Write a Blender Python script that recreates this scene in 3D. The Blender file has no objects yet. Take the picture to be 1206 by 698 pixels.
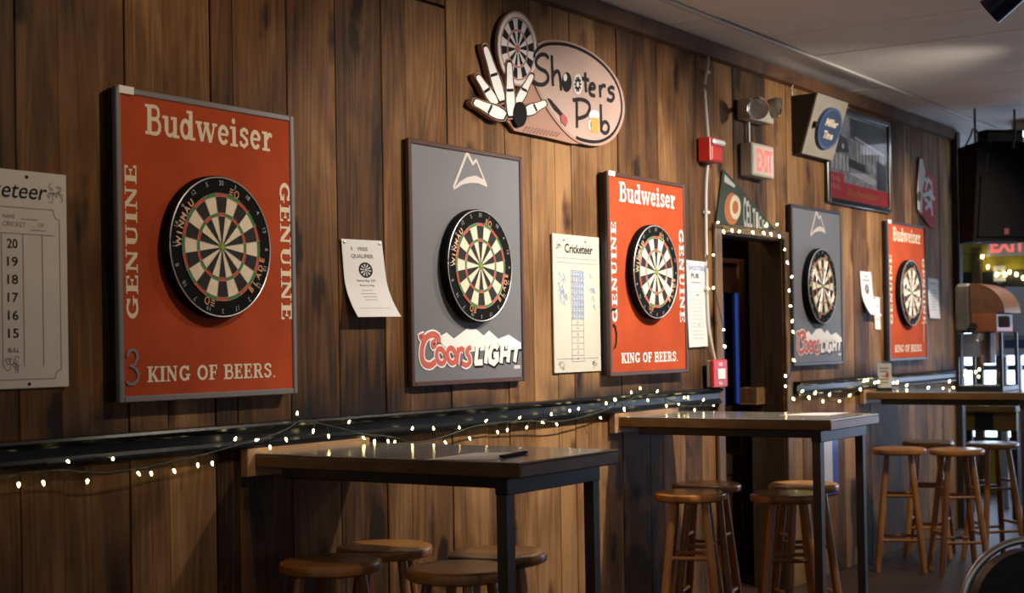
import bpy, math, random
from mathutils import Vector, Matrix
PI = math.pi
random.seed(7)
scene = bpy.context.scene
C = scene.collection

# ------------------------------------------------------------------ camera
FPX, YAW, PITCH, ROLL, PYOFF = 1750.0, .98067, .00909, -.016753, 40.4
D, ZC = 3.4, 1.41
_f = Vector((math.sin(YAW)*math.cos(PITCH), math.cos(YAW)*math.cos(PITCH), math.sin(PITCH)))
_r = Vector((math.cos(YAW), -math.sin(YAW), 0)); _u = _r.cross(_f)
CR = math.cos(ROLL)*_r + math.sin(ROLL)*_u
CU = -math.sin(ROLL)*_r + math.cos(ROLL)*_u
CF = _f
CAMLOC = Vector((0, -D, ZC))
cam = bpy.data.cameras.new('camera'); cam_o = bpy.data.objects.new('camera', cam); C.objects.link(cam_o)
m = Matrix((CR, CU, -CF)).transposed().to_4x4(); m.translation = CAMLOC
cam_o.matrix_world = m
cam.sensor_width = 36; cam.sensor_fit = 'HORIZONTAL'; cam.lens = FPX/1206*36; cam.shift_y = PYOFF/1206
cam.clip_end = 100
cam.dof.use_dof = True; cam.dof.focus_distance = 5.4; cam.dof.aperture_fstop = 3.6
scene.camera = cam_o

# ------------------------------------------------------------------ world, exposure
wd = bpy.data.worlds.new('world'); scene.world = wd; wd.use_nodes = True
wd.node_tree.nodes['Background'].inputs[0].default_value = (.90, .85, .82, 1)
wd.node_tree.nodes['Background'].inputs[1].default_value = .19
scene.view_settings.view_transform = 'Standard'; scene.view_settings.look = 'None'
scene.view_settings.gamma = 1; scene.view_settings.exposure = 0.0
LAMP_WARM = (1, .83, .63)
# spotlights on the ceiling: x, y, power, colour, beam angle (built as fixtures in ceiling_spot below)
WHITER = (1, .88, .74)
LAMPS = [(3.40, -1.75, 50, (1, .76, .52), 98), (4.95, -1.75, 175, WHITER, 86), (6.20, -1.72, 340, WHITER, 92), (8.0, -1.75, 175, WHITER, 112), (9.20, -1.75, 260, WHITER, 74)]

# ------------------------------------------------------------------ pixel helpers (1206 x 698 frame)
def ray(x, y): return ((x-603)*CR - (y-349-PYOFF)*CU)/FPX + CF
def atY(x, y, Y=0.0):
    d = ray(x, y); return CAMLOC + d*((Y+D)/d.y)
def atX(x, y, X):
    d = ray(x, y); return CAMLOC + d*(X/d.x)
def atZ(x, y, Z):
    d = ray(x, y); return CAMLOC + d*((Z-ZC)/d.z)

# ------------------------------------------------------------------ materials
MATS = {}
def pmat(name, col, rough=.5, metal=0, var=.0, vscale=8, bump=0, bscale=40, emit=None, estr=0, coat=0, trans=0, spec=None):
    if name in MATS: return MATS[name]
    mt = bpy.data.materials.new(name); mt.use_nodes = True
    nt = mt.node_tree; b = nt.nodes['Principled BSDF']
    c = (col[0], col[1], col[2], 1)
    b.inputs['Base Color'].default_value = c; b.inputs['Roughness'].default_value = rough
    b.inputs['Metallic'].default_value = metal
    if spec is not None: b.inputs['Specular IOR Level'].default_value = spec
    if coat: b.inputs['Coat Weight'].default_value = coat; b.inputs['Coat Roughness'].default_value = .12
    if trans: b.inputs['Transmission Weight'].default_value = trans
    if emit: b.inputs['Emission Color'].default_value = (*emit, 1); b.inputs['Emission Strength'].default_value = estr
    if var or bump:
        tc = nt.nodes.new('ShaderNodeTexCoord')
    if var:
        n = nt.nodes.new('ShaderNodeTexNoise'); n.inputs['Scale'].default_value = vscale; n.inputs['Detail'].default_value = 5
        nt.links.new(tc.outputs['Object'], n.inputs['Vector'])
        r = nt.nodes.new('ShaderNodeValToRGB')
        r.color_ramp.elements[0].position = .3; r.color_ramp.elements[1].position = .7
        r.color_ramp.elements[0].color = tuple(max(0, v*(1-var)) for v in col)+(1,)
        r.color_ramp.elements[1].color = tuple(min(1, v*(1+var)) for v in col)+(1,)
        nt.links.new(n.outputs['Fac'], r.inputs['Fac']); nt.links.new(r.outputs['Color'], b.inputs['Base Color'])
    if bump:
        n2 = nt.nodes.new('ShaderNodeTexNoise'); n2.inputs['Scale'].default_value = bscale; n2.inputs['Detail'].default_value = 4
        nt.links.new(tc.outputs['Object'], n2.inputs['Vector'])
        bp = nt.nodes.new('ShaderNodeBump'); bp.inputs['Strength'].default_value = bump; bp.inputs['Distance'].default_value = .01
        nt.links.new(n2.outputs['Fac'], bp.inputs['Height']); nt.links.new(bp.outputs['Normal'], b.inputs['Normal'])
    MATS[name] = mt; return mt

def wood(name, dark, mid, light, rough=.5, gscale=(14, 14, .9), coat=0, soot=False, randomize=True, knots=True, grainamt=1.0, bump=.25, spec=.5):
    """grain runs along local Z unless gscale says otherwise"""
    if name in MATS: return MATS[name]
    mt = bpy.data.materials.new(name); mt.use_nodes = True
    nt = mt.node_tree; N = nt.nodes; L = nt.links; b = N['Principled BSDF']
    tc = N.new('ShaderNodeTexCoord'); oi = N.new('ShaderNodeObjectInfo')
    def math_(op, a, c=None, clamp=False):
        q = N.new('ShaderNodeMath'); q.operation = op; q.use_clamp = clamp
        for i, v in ((0, a), (1, c)):
            if v is None: continue
            if isinstance(v, (int, float)): q.inputs[i].default_value = v
            else: L.new(v, q.inputs[i])
        return q.outputs[0]
    off = N.new('ShaderNodeVectorMath'); off.operation = 'ADD'
    cmb = N.new('ShaderNodeCombineXYZ')
    r = math_('MULTIPLY', oi.outputs['Random'], 57.0 if randomize else 0.0)
    r2 = math_('MULTIPLY', oi.outputs['Random'], 131.0 if randomize else 0.0)
    L.new(r, cmb.inputs[0]); L.new(r2, cmb.inputs[2])
    L.new(tc.outputs['Object'], off.inputs[0]); L.new(cmb.outputs[0], off.inputs[1])
    def mapped(s):
        mp = N.new('ShaderNodeMapping'); mp.inputs['Scale'].default_value = s
        L.new(off.outputs[0], mp.inputs['Vector']); return mp.outputs[0]
    def noise(vec, sc, det=4, dist=0):
        n = N.new('ShaderNodeTexNoise'); n.inputs['Scale'].default_value = sc; n.inputs['Detail'].default_value = det
        n.inputs['Distortion'].default_value = dist; L.new(vec, n.inputs['Vector']); return n.outputs['Fac']
    fine = noise(mapped(tuple(g*5 for g in gscale)), 1.0, 7, .4)
    broad = noise(mapped(tuple(g*.42 for g in gscale)), 1.0, 2, .9)
    cath = math_('SINE', math_('MULTIPLY', broad, 62.0))
    cath = math_('MULTIPLY', math_('ADD', cath, 1.0), .5)
    blot = noise(mapped((4.5, 4.5, 1.7)), 1.0, 6, .5)
    g = math_('ADD', math_('MULTIPLY', fine, .34*grainamt), math_('MULTIPLY', cath, .13*grainamt))
    g = math_('ADD', g, math_('MULTIPLY', blot, 1.15))
    g = math_('ADD', g, -.24)
    if randomize: g = math_('ADD', g, math_('MULTIPLY', math_('SUBTRACT', oi.outputs['Random'], .5), .52))
    if knots:
        vo = N.new('ShaderNodeTexVoronoi'); vo.inputs['Scale'].default_value = 1.0
        wv = N.new('ShaderNodeTexNoise'); wv.inputs['Scale'].default_value = 9; L.new(off.outputs[0], wv.inputs['Vector'])
        wm = N.new('ShaderNodeVectorMath'); wm.operation = 'MULTIPLY_ADD'; wm.inputs[1].default_value = (.35, .35, .35)
        L.new(wv.outputs['Color'], wm.inputs[0]); L.new(mapped((5.0, 5.0, 2.0)), wm.inputs[2]); L.new(wm.outputs[0], vo.inputs['Vector'])
        k = N.new('ShaderNodeMapRange'); k.inputs[1].default_value = .03; k.inputs[2].default_value = .24
        k.inputs[3].default_value = .62; k.inputs[4].default_value = 0
        L.new(vo.outputs['Distance'], k.inputs[0]); g = math_('SUBTRACT', g, k.outputs[0])
    ramp = N.new('ShaderNodeValToRGB'); e = ramp.color_ramp.elements
    e[0].position = .15; e[0].color = (*dark, 1); e[1].position = .95; e[1].color = (*light, 1)
    q = e.new(.52); q.color = (*mid, 1)
    L.new(g, ramp.inputs['Fac']); col = ramp.outputs['Color']
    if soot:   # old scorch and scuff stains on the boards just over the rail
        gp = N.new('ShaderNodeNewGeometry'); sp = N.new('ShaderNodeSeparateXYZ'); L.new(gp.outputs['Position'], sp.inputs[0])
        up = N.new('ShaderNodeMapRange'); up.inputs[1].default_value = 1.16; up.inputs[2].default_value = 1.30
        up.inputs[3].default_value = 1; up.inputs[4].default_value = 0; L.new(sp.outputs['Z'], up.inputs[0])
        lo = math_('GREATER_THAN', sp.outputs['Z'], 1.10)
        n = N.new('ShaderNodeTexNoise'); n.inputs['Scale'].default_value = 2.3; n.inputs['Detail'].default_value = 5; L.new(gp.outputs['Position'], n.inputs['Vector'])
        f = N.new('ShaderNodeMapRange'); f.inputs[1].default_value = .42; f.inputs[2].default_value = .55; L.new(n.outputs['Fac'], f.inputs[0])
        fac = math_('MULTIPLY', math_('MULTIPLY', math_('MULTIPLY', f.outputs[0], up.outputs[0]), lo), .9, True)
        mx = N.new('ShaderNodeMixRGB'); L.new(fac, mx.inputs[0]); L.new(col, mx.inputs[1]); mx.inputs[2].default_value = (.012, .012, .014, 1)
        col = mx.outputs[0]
    L.new(col, b.inputs['Base Color']); b.inputs['Roughness'].default_value = rough; b.inputs['Specular IOR Level'].default_value = spec
    if coat: b.inputs['Coat Weight'].default_value = coat; b.inputs['Coat Roughness'].default_value = .1
    if bump:
        bp = N.new('ShaderNodeBump'); bp.inputs['Strength'].default_value = bump; bp.inputs['Distance'].default_value = .004
        L.new(fine, bp.inputs['Height']); L.new(bp.outputs['Normal'], b.inputs['Normal'])
    MATS[name] = mt; return mt

M_PLANK = wood('barn plank', (.021, .0095, .004), (.132, .061, .022), (.32, .175, .072), rough=.6, soot=True, spec=.2, bump=.15)
M_CROWN = wood('crown wood', (.04, .018, .008), (.11, .052, .023), (.18, .09, .04), rough=.6, spec=.2, gscale=(.9, 14, 14), knots=False)
M_CASING = wood('casing wood', (.06, .028, .01), (.17, .085, .033), (.28, .15, .06), rough=.5, knots=False)
M_STOOL = wood('stool wood', (.13, .045, .010), (.36, .14, .032), (.52, .24, .06), rough=.28, gscale=(10, 10, 2), coat=.35, knots=False, bump=.05)
M_EDGE = wood('table edge wood', (.07, .033, .012), (.15, .075, .027), (.24, .125, .045), rough=.35, gscale=(2, 2, 14), knots=False, bump=.05)
M_CLEAT = wood('cleat wood', (.20, .10, .05), (.36, .20, .10), (.48, .28, .15), rough=.5, gscale=(2, 14, 14), knots=False)
M_TOP = pmat('table laminate', (.26, .245, .215), .18, var=.10, vscale=6, coat=.6)
M_BLACKMETAL = pmat('black metal', (.012, .012, .015), .38, bump=.05)
M_BLACKRAIL = pmat('black gloss rail', (.006, .007, .010), .28, bump=.06, bscale=25, spec=.3)
M_RED = pmat('red felt', (.41, .066, .022), .9, spec=.15, var=.16, vscale=5, bump=.25, bscale=180)
M_GREY = pmat('grey panel', (.150, .153, .17), .55, var=.06, vscale=3)
M_CREAM = pmat('cream print', (.78, .66, .50), .7)
M_WHITE = pmat('white print', (.85, .83, .80), .6)
M_SILVERFRAME = pmat('pewter frame', (.20, .188, .195), .5, metal=.2, bump=.15)
M_BROWNFRAME = pmat('brown frame', (.075, .035, .026), .42, bump=.1)
M_DARKFRAME = pmat('dark frame', (.05, .043, .052), .42)
M_FRAMESIDE = pmat('dark box side', (.018, .013, .011), .6)
M_PAPER = pmat('paper', (.66, .65, .64), .75)
M_SCORE = pmat('score card', (.62, .58, .52), .55, var=.05)
M_SCORE2 = pmat('score card cream', (.56, .53, .45), .5, var=.04)
M_INK = pmat('ink', (.02, .02, .022), .8, spec=.1)
M_INKGREY = pmat('grey ink', (.22, .21, .22), .7)
M_INKBLUE = pmat('blue ink', (.10, .18, .45), .7)
M_INKRED = pmat('red ink', (.5, .05, .04), .7)
M_BULB = pmat('warm bulb', (.9, .8, .4), .3, emit=(1, .80, .34), estr=15)
M_WIRE = pmat('green wire', (.008, .02, .018), .6)
M_DB_BLACK = pmat('sisal black', (.018, .016, .015), .85, var=.2, vscale=60)
M_DB_CREAM = pmat('sisal cream', (.82, .71, .54), .85, var=.06, vscale=60)
M_DB_RED = pmat('sisal red', (.56, .085, .03), .8)
M_DB_GREEN = pmat('sisal green', (.05, .22, .05), .8)
M_DB_RIM = pmat('dartboard rim', (.005, .005, .005), .8, spec=.15)
M_STEEL = pmat('steel wire', (.75, .75, .76), .35, metal=.6)
M_CHROME = pmat('chrome', (.92, .93, .95), .22, metal=1)
M_VINYL = pmat('black vinyl', (.01, .01, .012), .45, bump=.1)
M_CEIL = pmat('ceiling board', (.74, .71, .66), .75, var=.06, vscale=2.5, bump=.1)
M_CEILSTRIP = pmat('ceiling strip', (.52, .50, .46), .5)
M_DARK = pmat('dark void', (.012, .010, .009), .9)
M_FLOOR = pmat('brown floor', (.055, .031, .021), .45, var=.3, vscale=3, bump=.1)
M_CONDUIT = pmat('white conduit', (.55, .52, .48), .45)
M_BEIGE = pmat('beige plastic', (.47, .42, .33), .5)
M_ALARM = pmat('alarm red', (.48, .022, .018), .35)
M_LENS = pmat('clear lens', (.74, .74, .72), .3, metal=.25, bump=.4, bscale=90)
M_EXITRED = pmat('exit red', (.9, .1, .08), .5, emit=(1, .22, .17), estr=.7)
M_GOLD = pmat('gold print', (.62, .48, .28), .6)

# ------------------------------------------------------------------ mesh builder
class MB:
    def __init__(s): s.v = []; s.f = []; s.mi = []; s.cur = 0; s.smooth = False
    def add(s, vs, fs):
        o = len(s.v); s.v += [tuple(v) for v in vs]
        for f in fs: s.f.append(tuple(i+o for i in f)); s.mi.append(s.cur)
        return s
    def box(s, x0, x1, y0, y1, z0, z1):
        return s.add([(x0,y0,z0),(x1,y0,z0),(x1,y1,z0),(x0,y1,z0),(x0,y0,z1),(x1,y0,z1),(x1,y1,z1),(x0,y1,z1)],
              [(0,3,2,1),(4,5,6,7),(0,1,5,4),(1,2,6,5),(2,3,7,6),(3,0,4,7)])
    def rbox(s, x0, x1, y0, y1, z0, z1, b=.004):
        """box with chamfered edges"""
        vs = []; idx = {}
        X = (x0, x1); Y = (y0, y1); Z = (z0, z1)
        for i in (0,1):
            for j in (0,1):
                for k in (0,1):
                    sx, sy, sz = (1-2*i)*b, (1-2*j)*b, (1-2*k)*b
                    idx[i,j,k,0] = len(vs); vs.append((X[i], Y[j]+sy, Z[k]+sz))
                    idx[i,j,k,1] = len(vs); vs.append((X[i]+sx, Y[j], Z[k]+sz))
                    idx[i,j,k,2] = len(vs); vs.append((X[i]+sx, Y[j]+sy, Z[k]))
        fs = []
        for i in (0,1): fs.append([idx[i,0,0,0], idx[i,1,0,0], idx[i,1,1,0], idx[i,0,1,0]])
        for j in (0,1): fs.append([idx[0,j,0,1], idx[1,j,0,1], idx[1,j,1,1], idx[0,j,1,1]])
        for k in (0,1): fs.append([idx[0,0,k,2], idx[1,0,k,2], idx[1,1,k,2], idx[0,1,k,2]])
        for i in (0,1):
            for j in (0,1): fs.append([idx[i,j,0,0], idx[i,j,1,0], idx[i,j,1,1], idx[i,j,0,1]])
            for k in (0,1): fs.append([idx[i,0,k,0], idx[i,1,k,0], idx[i,1,k,2], idx[i,0,k,2]])
        for j in (0,1):
            for k in (0,1): fs.append([idx[0,j,k,1], idx[1,j,k,1], idx[1,j,k,2], idx[0,j,k,2]])
        for i in (0,1):
            for j in (0,1):
                for k in (0,1): fs.append([idx[i,j,k,0], idx[i,j,k,1], idx[i,j,k,2]])
        return s.add(vs, fs)
    def poly(s, pts, y, th=0):
        """flat outline in the XZ plane at y (front), th goes back into the wall"""
        n = len(pts)
        if th == 0: return s.add([(p[0], y, p[1]) for p in pts], [tuple(range(n))])
        vs = [(p[0], y, p[1]) for p in pts]+[(p[0], y+th, p[1]) for p in pts]
        fs = [tuple(range(n)), tuple(range(2*n-1, n-1, -1))]+[(i, (i+1)%n, n+(i+1)%n, n+i) for i in range(n)]
        return s.add(vs, fs)
    def stroke(s, pts, w, y, closed=False):
        y -= 4e-5*(len(s.f) % 12); n = len(pts); P = [Vector((p[0], p[1])) for p in pts]; L = []; R = []
        for i in range(n):
            a = P[(i-1) % n] if (closed or i > 0) else P[i]
            c = P[(i+1) % n] if (closed or i < n-1) else P[i]
            d1 = (P[i]-a); d2 = (c-P[i])
            if d1.length < 1e-9: d1 = d2
            if d2.length < 1e-9: d2 = d1
            d1 = d1.normalized(); d2 = d2.normalized(); t = d1+d2
            t = d1 if t.length < 1e-6 else t.normalized()
            nn = Vector((-t.y, t.x)); k = 1/max(.5, abs(nn.dot(Vector((-d1.y, d1.x)))))
            L.append(P[i]+nn*(w/2*k)); R.append(P[i]-nn*(w/2*k))
        vs = [(p.x, y, p.y) for p in L]+[(p.x, y, p.y) for p in R]
        m_ = n if closed else n-1
        return s.add(vs, [(i, (i+1) % n, n+(i+1) % n, n+i) for i in range(m_)])
    def tube(s, pts, r, seg=8, cap=True, r2=None):
        P = [Vector(p) for p in pts]; n = len(P); rings = []
        up = Vector((0,0,1)); o = len(s.v); vs = []
        for i in range(n):
            t = (P[min(i+1,n-1)]-P[max(i-1,0)]).normalized()
            a = t.cross(up)
            if a.length < 1e-3: a = t.cross(Vector((1,0,0)))
            a.normalize(); b = t.cross(a)
            rr = r if r2 is None else r+(r2-r)*i/(n-1)
            for k in range(seg):
                an = 2*PI*k/seg; vs.append(P[i]+a*(math.cos(an)*rr)+b*(math.sin(an)*rr))
        fs = []
        for i in range(n-1):
            for k in range(seg): fs.append((i*seg+k, i*seg+(k+1)%seg, (i+1)*seg+(k+1)%seg, (i+1)*seg+k))
        if cap: fs += [tuple(range(seg-1,-1,-1)), tuple((n-1)*seg+k for k in range(seg))]
        return s.add(vs, fs)
    def lathe(s, prof, seg=32, c=(0,0,0), axis=(0,0,1), cap=True):
        """prof: list of (radius, height along axis)"""
        ax = Vector(axis).normalized(); a = ax.cross(Vector((0,0,1)))
        if a.length < 1e-3: a = Vector((1,0,0))
        a.normalize(); b = ax.cross(a); c = Vector(c); vs = []
        for (r, h) in prof:
            for k in range(seg):
                an = 2*PI*k/seg; vs.append(c+ax*h+a*(math.cos(an)*r)+b*(math.sin(an)*r))
        n = len(prof); fs = []
        for i in range(n-1):
            for k in range(seg): fs.append((i*seg+k, i*seg+(k+1)%seg, (i+1)*seg+(k+1)%seg, (i+1)*seg+k))
        if cap: fs += [tuple(range(seg-1,-1,-1)), tuple((n-1)*seg+k for k in range(seg))]
        return s.add(vs, fs)
    def xf(s, mat):
        s.v = [tuple(mat @ Vector(v)) for v in s.v]; return s
    def mesh(s, name, mats, off=(0,0,0)):
        me = bpy.data.meshes.new(name)
        me.from_pydata([(v[0]-off[0], v[1]-off[1], v[2]-off[2]) for v in s.v], [], s.f)
        for mt in (mats if isinstance(mats, (list, tuple)) else [mats]): me.materials.append(mt)
        if len(me.materials) > 1: me.polygons.foreach_set('material_index', s.mi)
        if s.smooth:
            me.polygons.foreach_set('use_smooth', [True]*len(me.polygons))
            me.set_sharp_from_angle(angle=math.radians(38))
        me.update(); return me
    def build(s, name, mats, parent=None, local=False, label=None):
        """vertices in world metres (or in the parent's frame when local)"""
        if parent is not None and not local:
            off = parent['_o']
        else: off = (0,0,0)
        if parent is None:
            xs = list(zip(*s.v)); off = ((min(xs[0])+max(xs[0]))/2, (min(xs[1])+max(xs[1]))/2, min(xs[2]))
        o = bpy.data.objects.new(name, s.mesh(name, mats, off)); C.objects.link(o)
        if parent is None: o.location = off; o['_o'] = off
        else: o.parent = parent; o['_o'] = parent['_o']
        if label: o['label'] = label
        return o

def tag(o, label, cat, group=None):
    o['label'] = label; o['category'] = cat
    if group: o['group'] = group
    return o
def thing(name, loc, label, cat, group=None, rotz=0):
    o = bpy.data.objects.new(name, None); C.objects.link(o); o.location = loc; o.rotation_euler[2] = rotz
    o.empty_display_size = .05; o['_o'] = tuple(loc); return tag(o, label, cat, group)
def struct(o): o['kind'] = 'structure'; return o
def copy_tree(o, parent=None):
    c = o.copy(); C.objects.link(c); c.parent = parent
    for ch in list(o.children): copy_tree(ch, c)
    return c

# ------------------------------------------------------------------ lettering
_TX = {}
def text_geo(t, bold=0.0, shear=0.0):
    """outline mesh of a string in the built-in face, cap height about .73 at size 1; (verts, faces, width)"""
    k = (t, bold, shear)
    if k in _TX: return _TX[k]
    cu = bpy.data.curves.new('t', 'FONT'); cu.body = t; cu.size = 1; cu.offset = bold; cu.shear = shear; cu.resolution_u = 3
    o = bpy.data.objects.new('t', cu); C.objects.link(o)
    dg = bpy.context.evaluated_depsgraph_get(); dg.update()
    me = bpy.data.meshes.new_from_object(o.evaluated_get(dg))
    V = [(v.co.x, v.co.y) for v in me.vertices]; F = [tuple(p.vertices) for p in me.polygons]
    bpy.data.objects.remove(o); bpy.data.curves.remove(cu); bpy.data.meshes.remove(me)
    x0 = min(v[0] for v in V); x1 = max(v[0] for v in V); y0 = min(v[1] for v in V); y1 = max(v[1] for v in V)
    V = [(v[0]-x0, v[1]) for v in V]
    _TX[k] = (V, F, x1-x0, y0, y1); return _TX[k]
def put_text(mb, t, x, z, h, y, width=None, align='l', bold=.0, shear=0, ang=0):
    """baseline-left at (x, z), cap height h, squeezed to width when given, turned by ang in the wall plane"""
    V, F, w, y0, y1 = text_geo(t, bold, shear)
    s = h/.73; sx = s if width is None else width/w
    ox = {'l': 0, 'c': -w*sx/2, 'r': -w*sx}[align]; ca, sa = math.cos(ang), math.sin(ang)
    vs = []
    for a, b in V:
        px, pz = a*sx+ox, b*s
        vs.append((x+px*ca-pz*sa, y, z+px*sa+pz*ca))
    mb.add(vs, F); return mb

def arcpts(cx, cy, rx, ry, a0, a1, n=12):
    return [(cx+rx*math.cos(math.radians(a0+(a1-a0)*i/n)), cy+ry*math.sin(math.radians(a0+(a1-a0)*i/n))) for i in range(n+1)]
def ell(cx, cy, rx, ry, n=28, rot=0):
    o = []
    for i in range(n):
        a = 2*PI*i/n; x = rx*math.cos(a); y = ry*math.sin(a)
        o.append((cx+x*math.cos(rot)-y*math.sin(rot), cy+x*math.sin(rot)+y*math.cos(rot)))
    return o

def smooth_open2(st, n=4):
    P = [Vector(p) for p in st]; out = []
    if len(P) < 3: return P
    for i in range(len(P)-1):
        p0 = P[max(i-1,0)]; p1 = P[i]; p2 = P[i+1]; p3 = P[min(i+2, len(P)-1)]
        for q in range(n):
            t_ = q/n; out.append(.5*((2*p1)+(p2-p0)*t_+(2*p0-5*p1+4*p2-p3)*t_*t_+(3*p1-p0-3*p2+p3)*t_**3))
    return out+[P[-1]]
# slab-serif face: glyph -> (advance, [('b', x0, y0, x1, y1) | ('s', pts, w)])
S = {}
S['B'] = (.80, [('b',.1,0,.3,1),('b',0,0,.42,.1),('b',0,.9,.42,1),
    ('s',[(.28,.95),(.46,.95)]+arcpts(.46,.745,.17,.205,90,-90,8)+[(.28,.54)],.12),
    ('s',[(.28,.53),(.48,.53)]+arcpts(.48,.29,.2,.24,90,-90,8)+[(.28,.05)],.13)])
S['u'] = (.80, [('b',.1,.18,.28,.7),('b',0,.6,.28,.7),('b',.5,0,.68,.7),('b',.4,.6,.68,.7),('b',.5,0,.8,.1),('s',[(.19,.25)]+arcpts(.35,.22,.15,.16,180,300,6)+[(.52,.14)],.13)])
S['d'] = (.80, [('s',arcpts(.31,.35,.2,.29,0,360,18),.15),('b',.48,0,.66,1),('b',.37,.9,.66,1),('b',.5,0,.78,.1)])
S['w'] = (1.08,[('s',[(.13,.68),(.33,.02)],.17),('s',[(.33,.02),(.53,.66)],.09),('s',[(.53,.66),(.75,.02)],.17),('s',[(.75,.02),(.95,.68)],.09),('b',0,.6,.32,.7),('b',.4,.6,.68,.7),('b',.83,.6,1.08,.7)])
S['e'] = (.66, [('s',arcpts(.32,.35,.21,.28,5,325,16),.15),('b',.14,.32,.55,.41)])
S['i'] = (.46, [('b',.12,0,.3,.7),('b',.02,.6,.3,.7),('b',.02,0,.42,.1),('s',arcpts(.2,.89,.05,.05,0,360,8),.1)])
S['s'] = (.58, [('s',[(.46,.5),(.42,.62),(.28,.66),(.14,.58),(.14,.46),(.28,.38),(.42,.29),(.44,.16),(.28,.05),(.13,.1),(.09,.22)],.13)])
S['r'] = (.62, [('b',.12,0,.3,.7),('b',.02,.6,.3,.7),('b',.02,0,.44,.1),('s',[(.28,.42),(.36,.6),(.5,.62)],.13),('s',arcpts(.5,.58,.04,.04,0,360,8),.08)])
S['G'] = (.92, [('s',arcpts(.44,.5,.3,.42,35,325,18),.17),('b',.5,.36,.86,.45),('b',.6,.05,.76,.45),('b',.66,.68,.75,.98)])
S['E'] = (.76, [('b',.1,0,.3,1),('b',0,0,.66,.1),('b',0,.9,.64,1),('b',.3,.46,.5,.55),('b',.46,.36,.53,.65),('b',.55,.72,.64,1),('b',.57,0,.66,.28)])
S['N'] = (.90, [('b',.1,0,.19,1),('b',.62,0,.71,1),('b',0,0,.3,.09),('b',0,.91,.28,1),('b',.52,.91,.82,1),('s',[(.16,.94),(.66,.06)],.19)])
S['U'] = (.86, [('b',.1,.25,.3,1),('b',0,.91,.4,1),('b',.58,.25,.67,1),('b',.48,.91,.77,1),('s',[(.2,.32)]+arcpts(.405,.27,.205,.21,180,360,10)+[(.625,.32)],.14)])
S['I'] = (.46, [('b',.1,0,.3,1),('b',0,0,.4,.1),('b',0,.9,.4,1)])
S['K'] = (.86, [('b',.1,0,.3,1),('b',0,0,.4,.1),('b',0,.9,.4,1),('s',[(.3,.42),(.66,.95)],.1),('s',[(.38,.56),(.68,.05)],.18),('b',.5,.91,.8,1),('b',.52,0,.84,.09)])
S['O'] = (.90, [('s',arcpts(.43,.5,.31,.42,0,360,20),.17)])
S['F'] = (.72, [('b',.1,0,.3,1),('b',0,0,.42,.1),('b',0,.9,.62,1),('b',.3,.44,.5,.53),('b',.45,.34,.52,.63),('b',.53,.7,.62,1)])
S['R'] = (.86, [('b',.1,0,.3,1),('b',0,0,.4,.1),('b',0,.9,.42,1),('s',[(.28,.95),(.46,.95)]+arcpts(.46,.73,.18,.22,90,-90,8)+[(.28,.51)],.12),('s',[(.46,.5),(.68,.04)],.17),('b',.56,0,.84,.09)])
S['S'] = (.74, [('s',[(.58,.7),(.54,.88),(.35,.95),(.16,.86),(.15,.68),(.34,.54),(.54,.42),(.57,.24),(.38,.06),(.17,.1),(.1,.3)],.15)])
S['.'] = (.3, [('b',.08,0,.2,.12)])
S[' '] = (.42, [])
def slab(mb, t, x, z, h, y, width, ang=0, squash=1.0):
    tot = sum(S[c][0] for c in t); sx = width/tot; ca, sa = math.cos(ang), math.sin(ang); cx = 0
    for c in t:
        adv, prims = S[c]
        for p in prims:
            g = MB(); y_ = y-5e-5*(len(mb.f) % 14)
            if p[0] == 'b':
                g.add([(p[1],0,p[2]),(p[3],0,p[2]),(p[3],0,p[4]),(p[1],0,p[4])], [(0,1,2,3)])
            else: g.stroke(p[1], p[2], 0)
            vs = []
            for a, _, b in g.v:
                px, pz = (a+cx)*sx, b*h; vs.append((x+px*ca-pz*sa, y_, z+px*sa+pz*ca))
            mb.add(vs, g.f)
        cx += adv
    return mb

# ================================================================== SETTING
CEIL = 2.95
WX0, WX1 = 1.6, 10.95
DX0, DX1, DZ = 7.02, 7.83, 1.985         # doorway
wall = MB()
for a in ((WX0, DX0, 0, CEIL+.05), (DX0, DX1, DZ, CEIL+.05), (DX1, WX1, 0, CEIL+.05)): wall.box(a[0], a[1], 0.024, .12, a[2], a[3])
wall = struct(wall.build('wall_back', M_DARK))
edges = [1.75, 1.98, 2.13, 2.36, 2.52, 2.637, 2.784, 3.031, 3.186, 3.387, 3.485, 3.739, 3.989, 4.245, 4.392, 4.65, 4.892, 5.051, 5.243, 5.43, 5.565, 5.785, 5.978,
         6.24, 6.377, 6.609, 6.796, 7.0, 7.22, 7.464, 7.64, 7.759, 7.92]
rr = random.Random(3)
while edges[-1] < WX1-.25: edges.append(edges[-1]+rr.choice((.13, .16, .19, .22, .25, .28)))
edges.append(WX1)
for a, b in zip(edges, edges[1:]):
    z0 = 0; z1 = 2.93; segs = [(0, 2.93)]
    if a < DX1 and b > DX0+.03: segs = [(DZ+.005, 2.93)]
    if 4.2 < a < 4.5: segs = [(0, 2.715), (2.727, 2.93)]
    if abs(b-DX0) < .05: b = DX0-.002
    if abs(a-7.92) < .01: segs = [(0, 2.93)]
    for s0, s1 in segs:
        dy = rr.uniform(-.0035, .0035)
        g0, g1 = rr.choice((.0008, .0012, .0022)), rr.choice((.0008, .0012, .0022)); mb = MB().rbox(a+g0, b-g1, dy, .026, s0, s1, .0022)
        o = mb.build('plank', M_PLANK); o.parent = wall; lw = Vector(wall['_o']); o.location = Vector(o['_o'])-lw
        o.rotation_euler[1] = rr.uniform(-.0012, .0012)
# strip of planking between the doorway and the first full board on its right
mb = MB().rbox(DX1+.002, 7.918, .0, .026, 0, DZ+.004, .003); o = mb.build('plank', M_PLANK); o.parent = wall; o.location = Vector(o['_o'])-Vector(wall['_o'])

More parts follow.
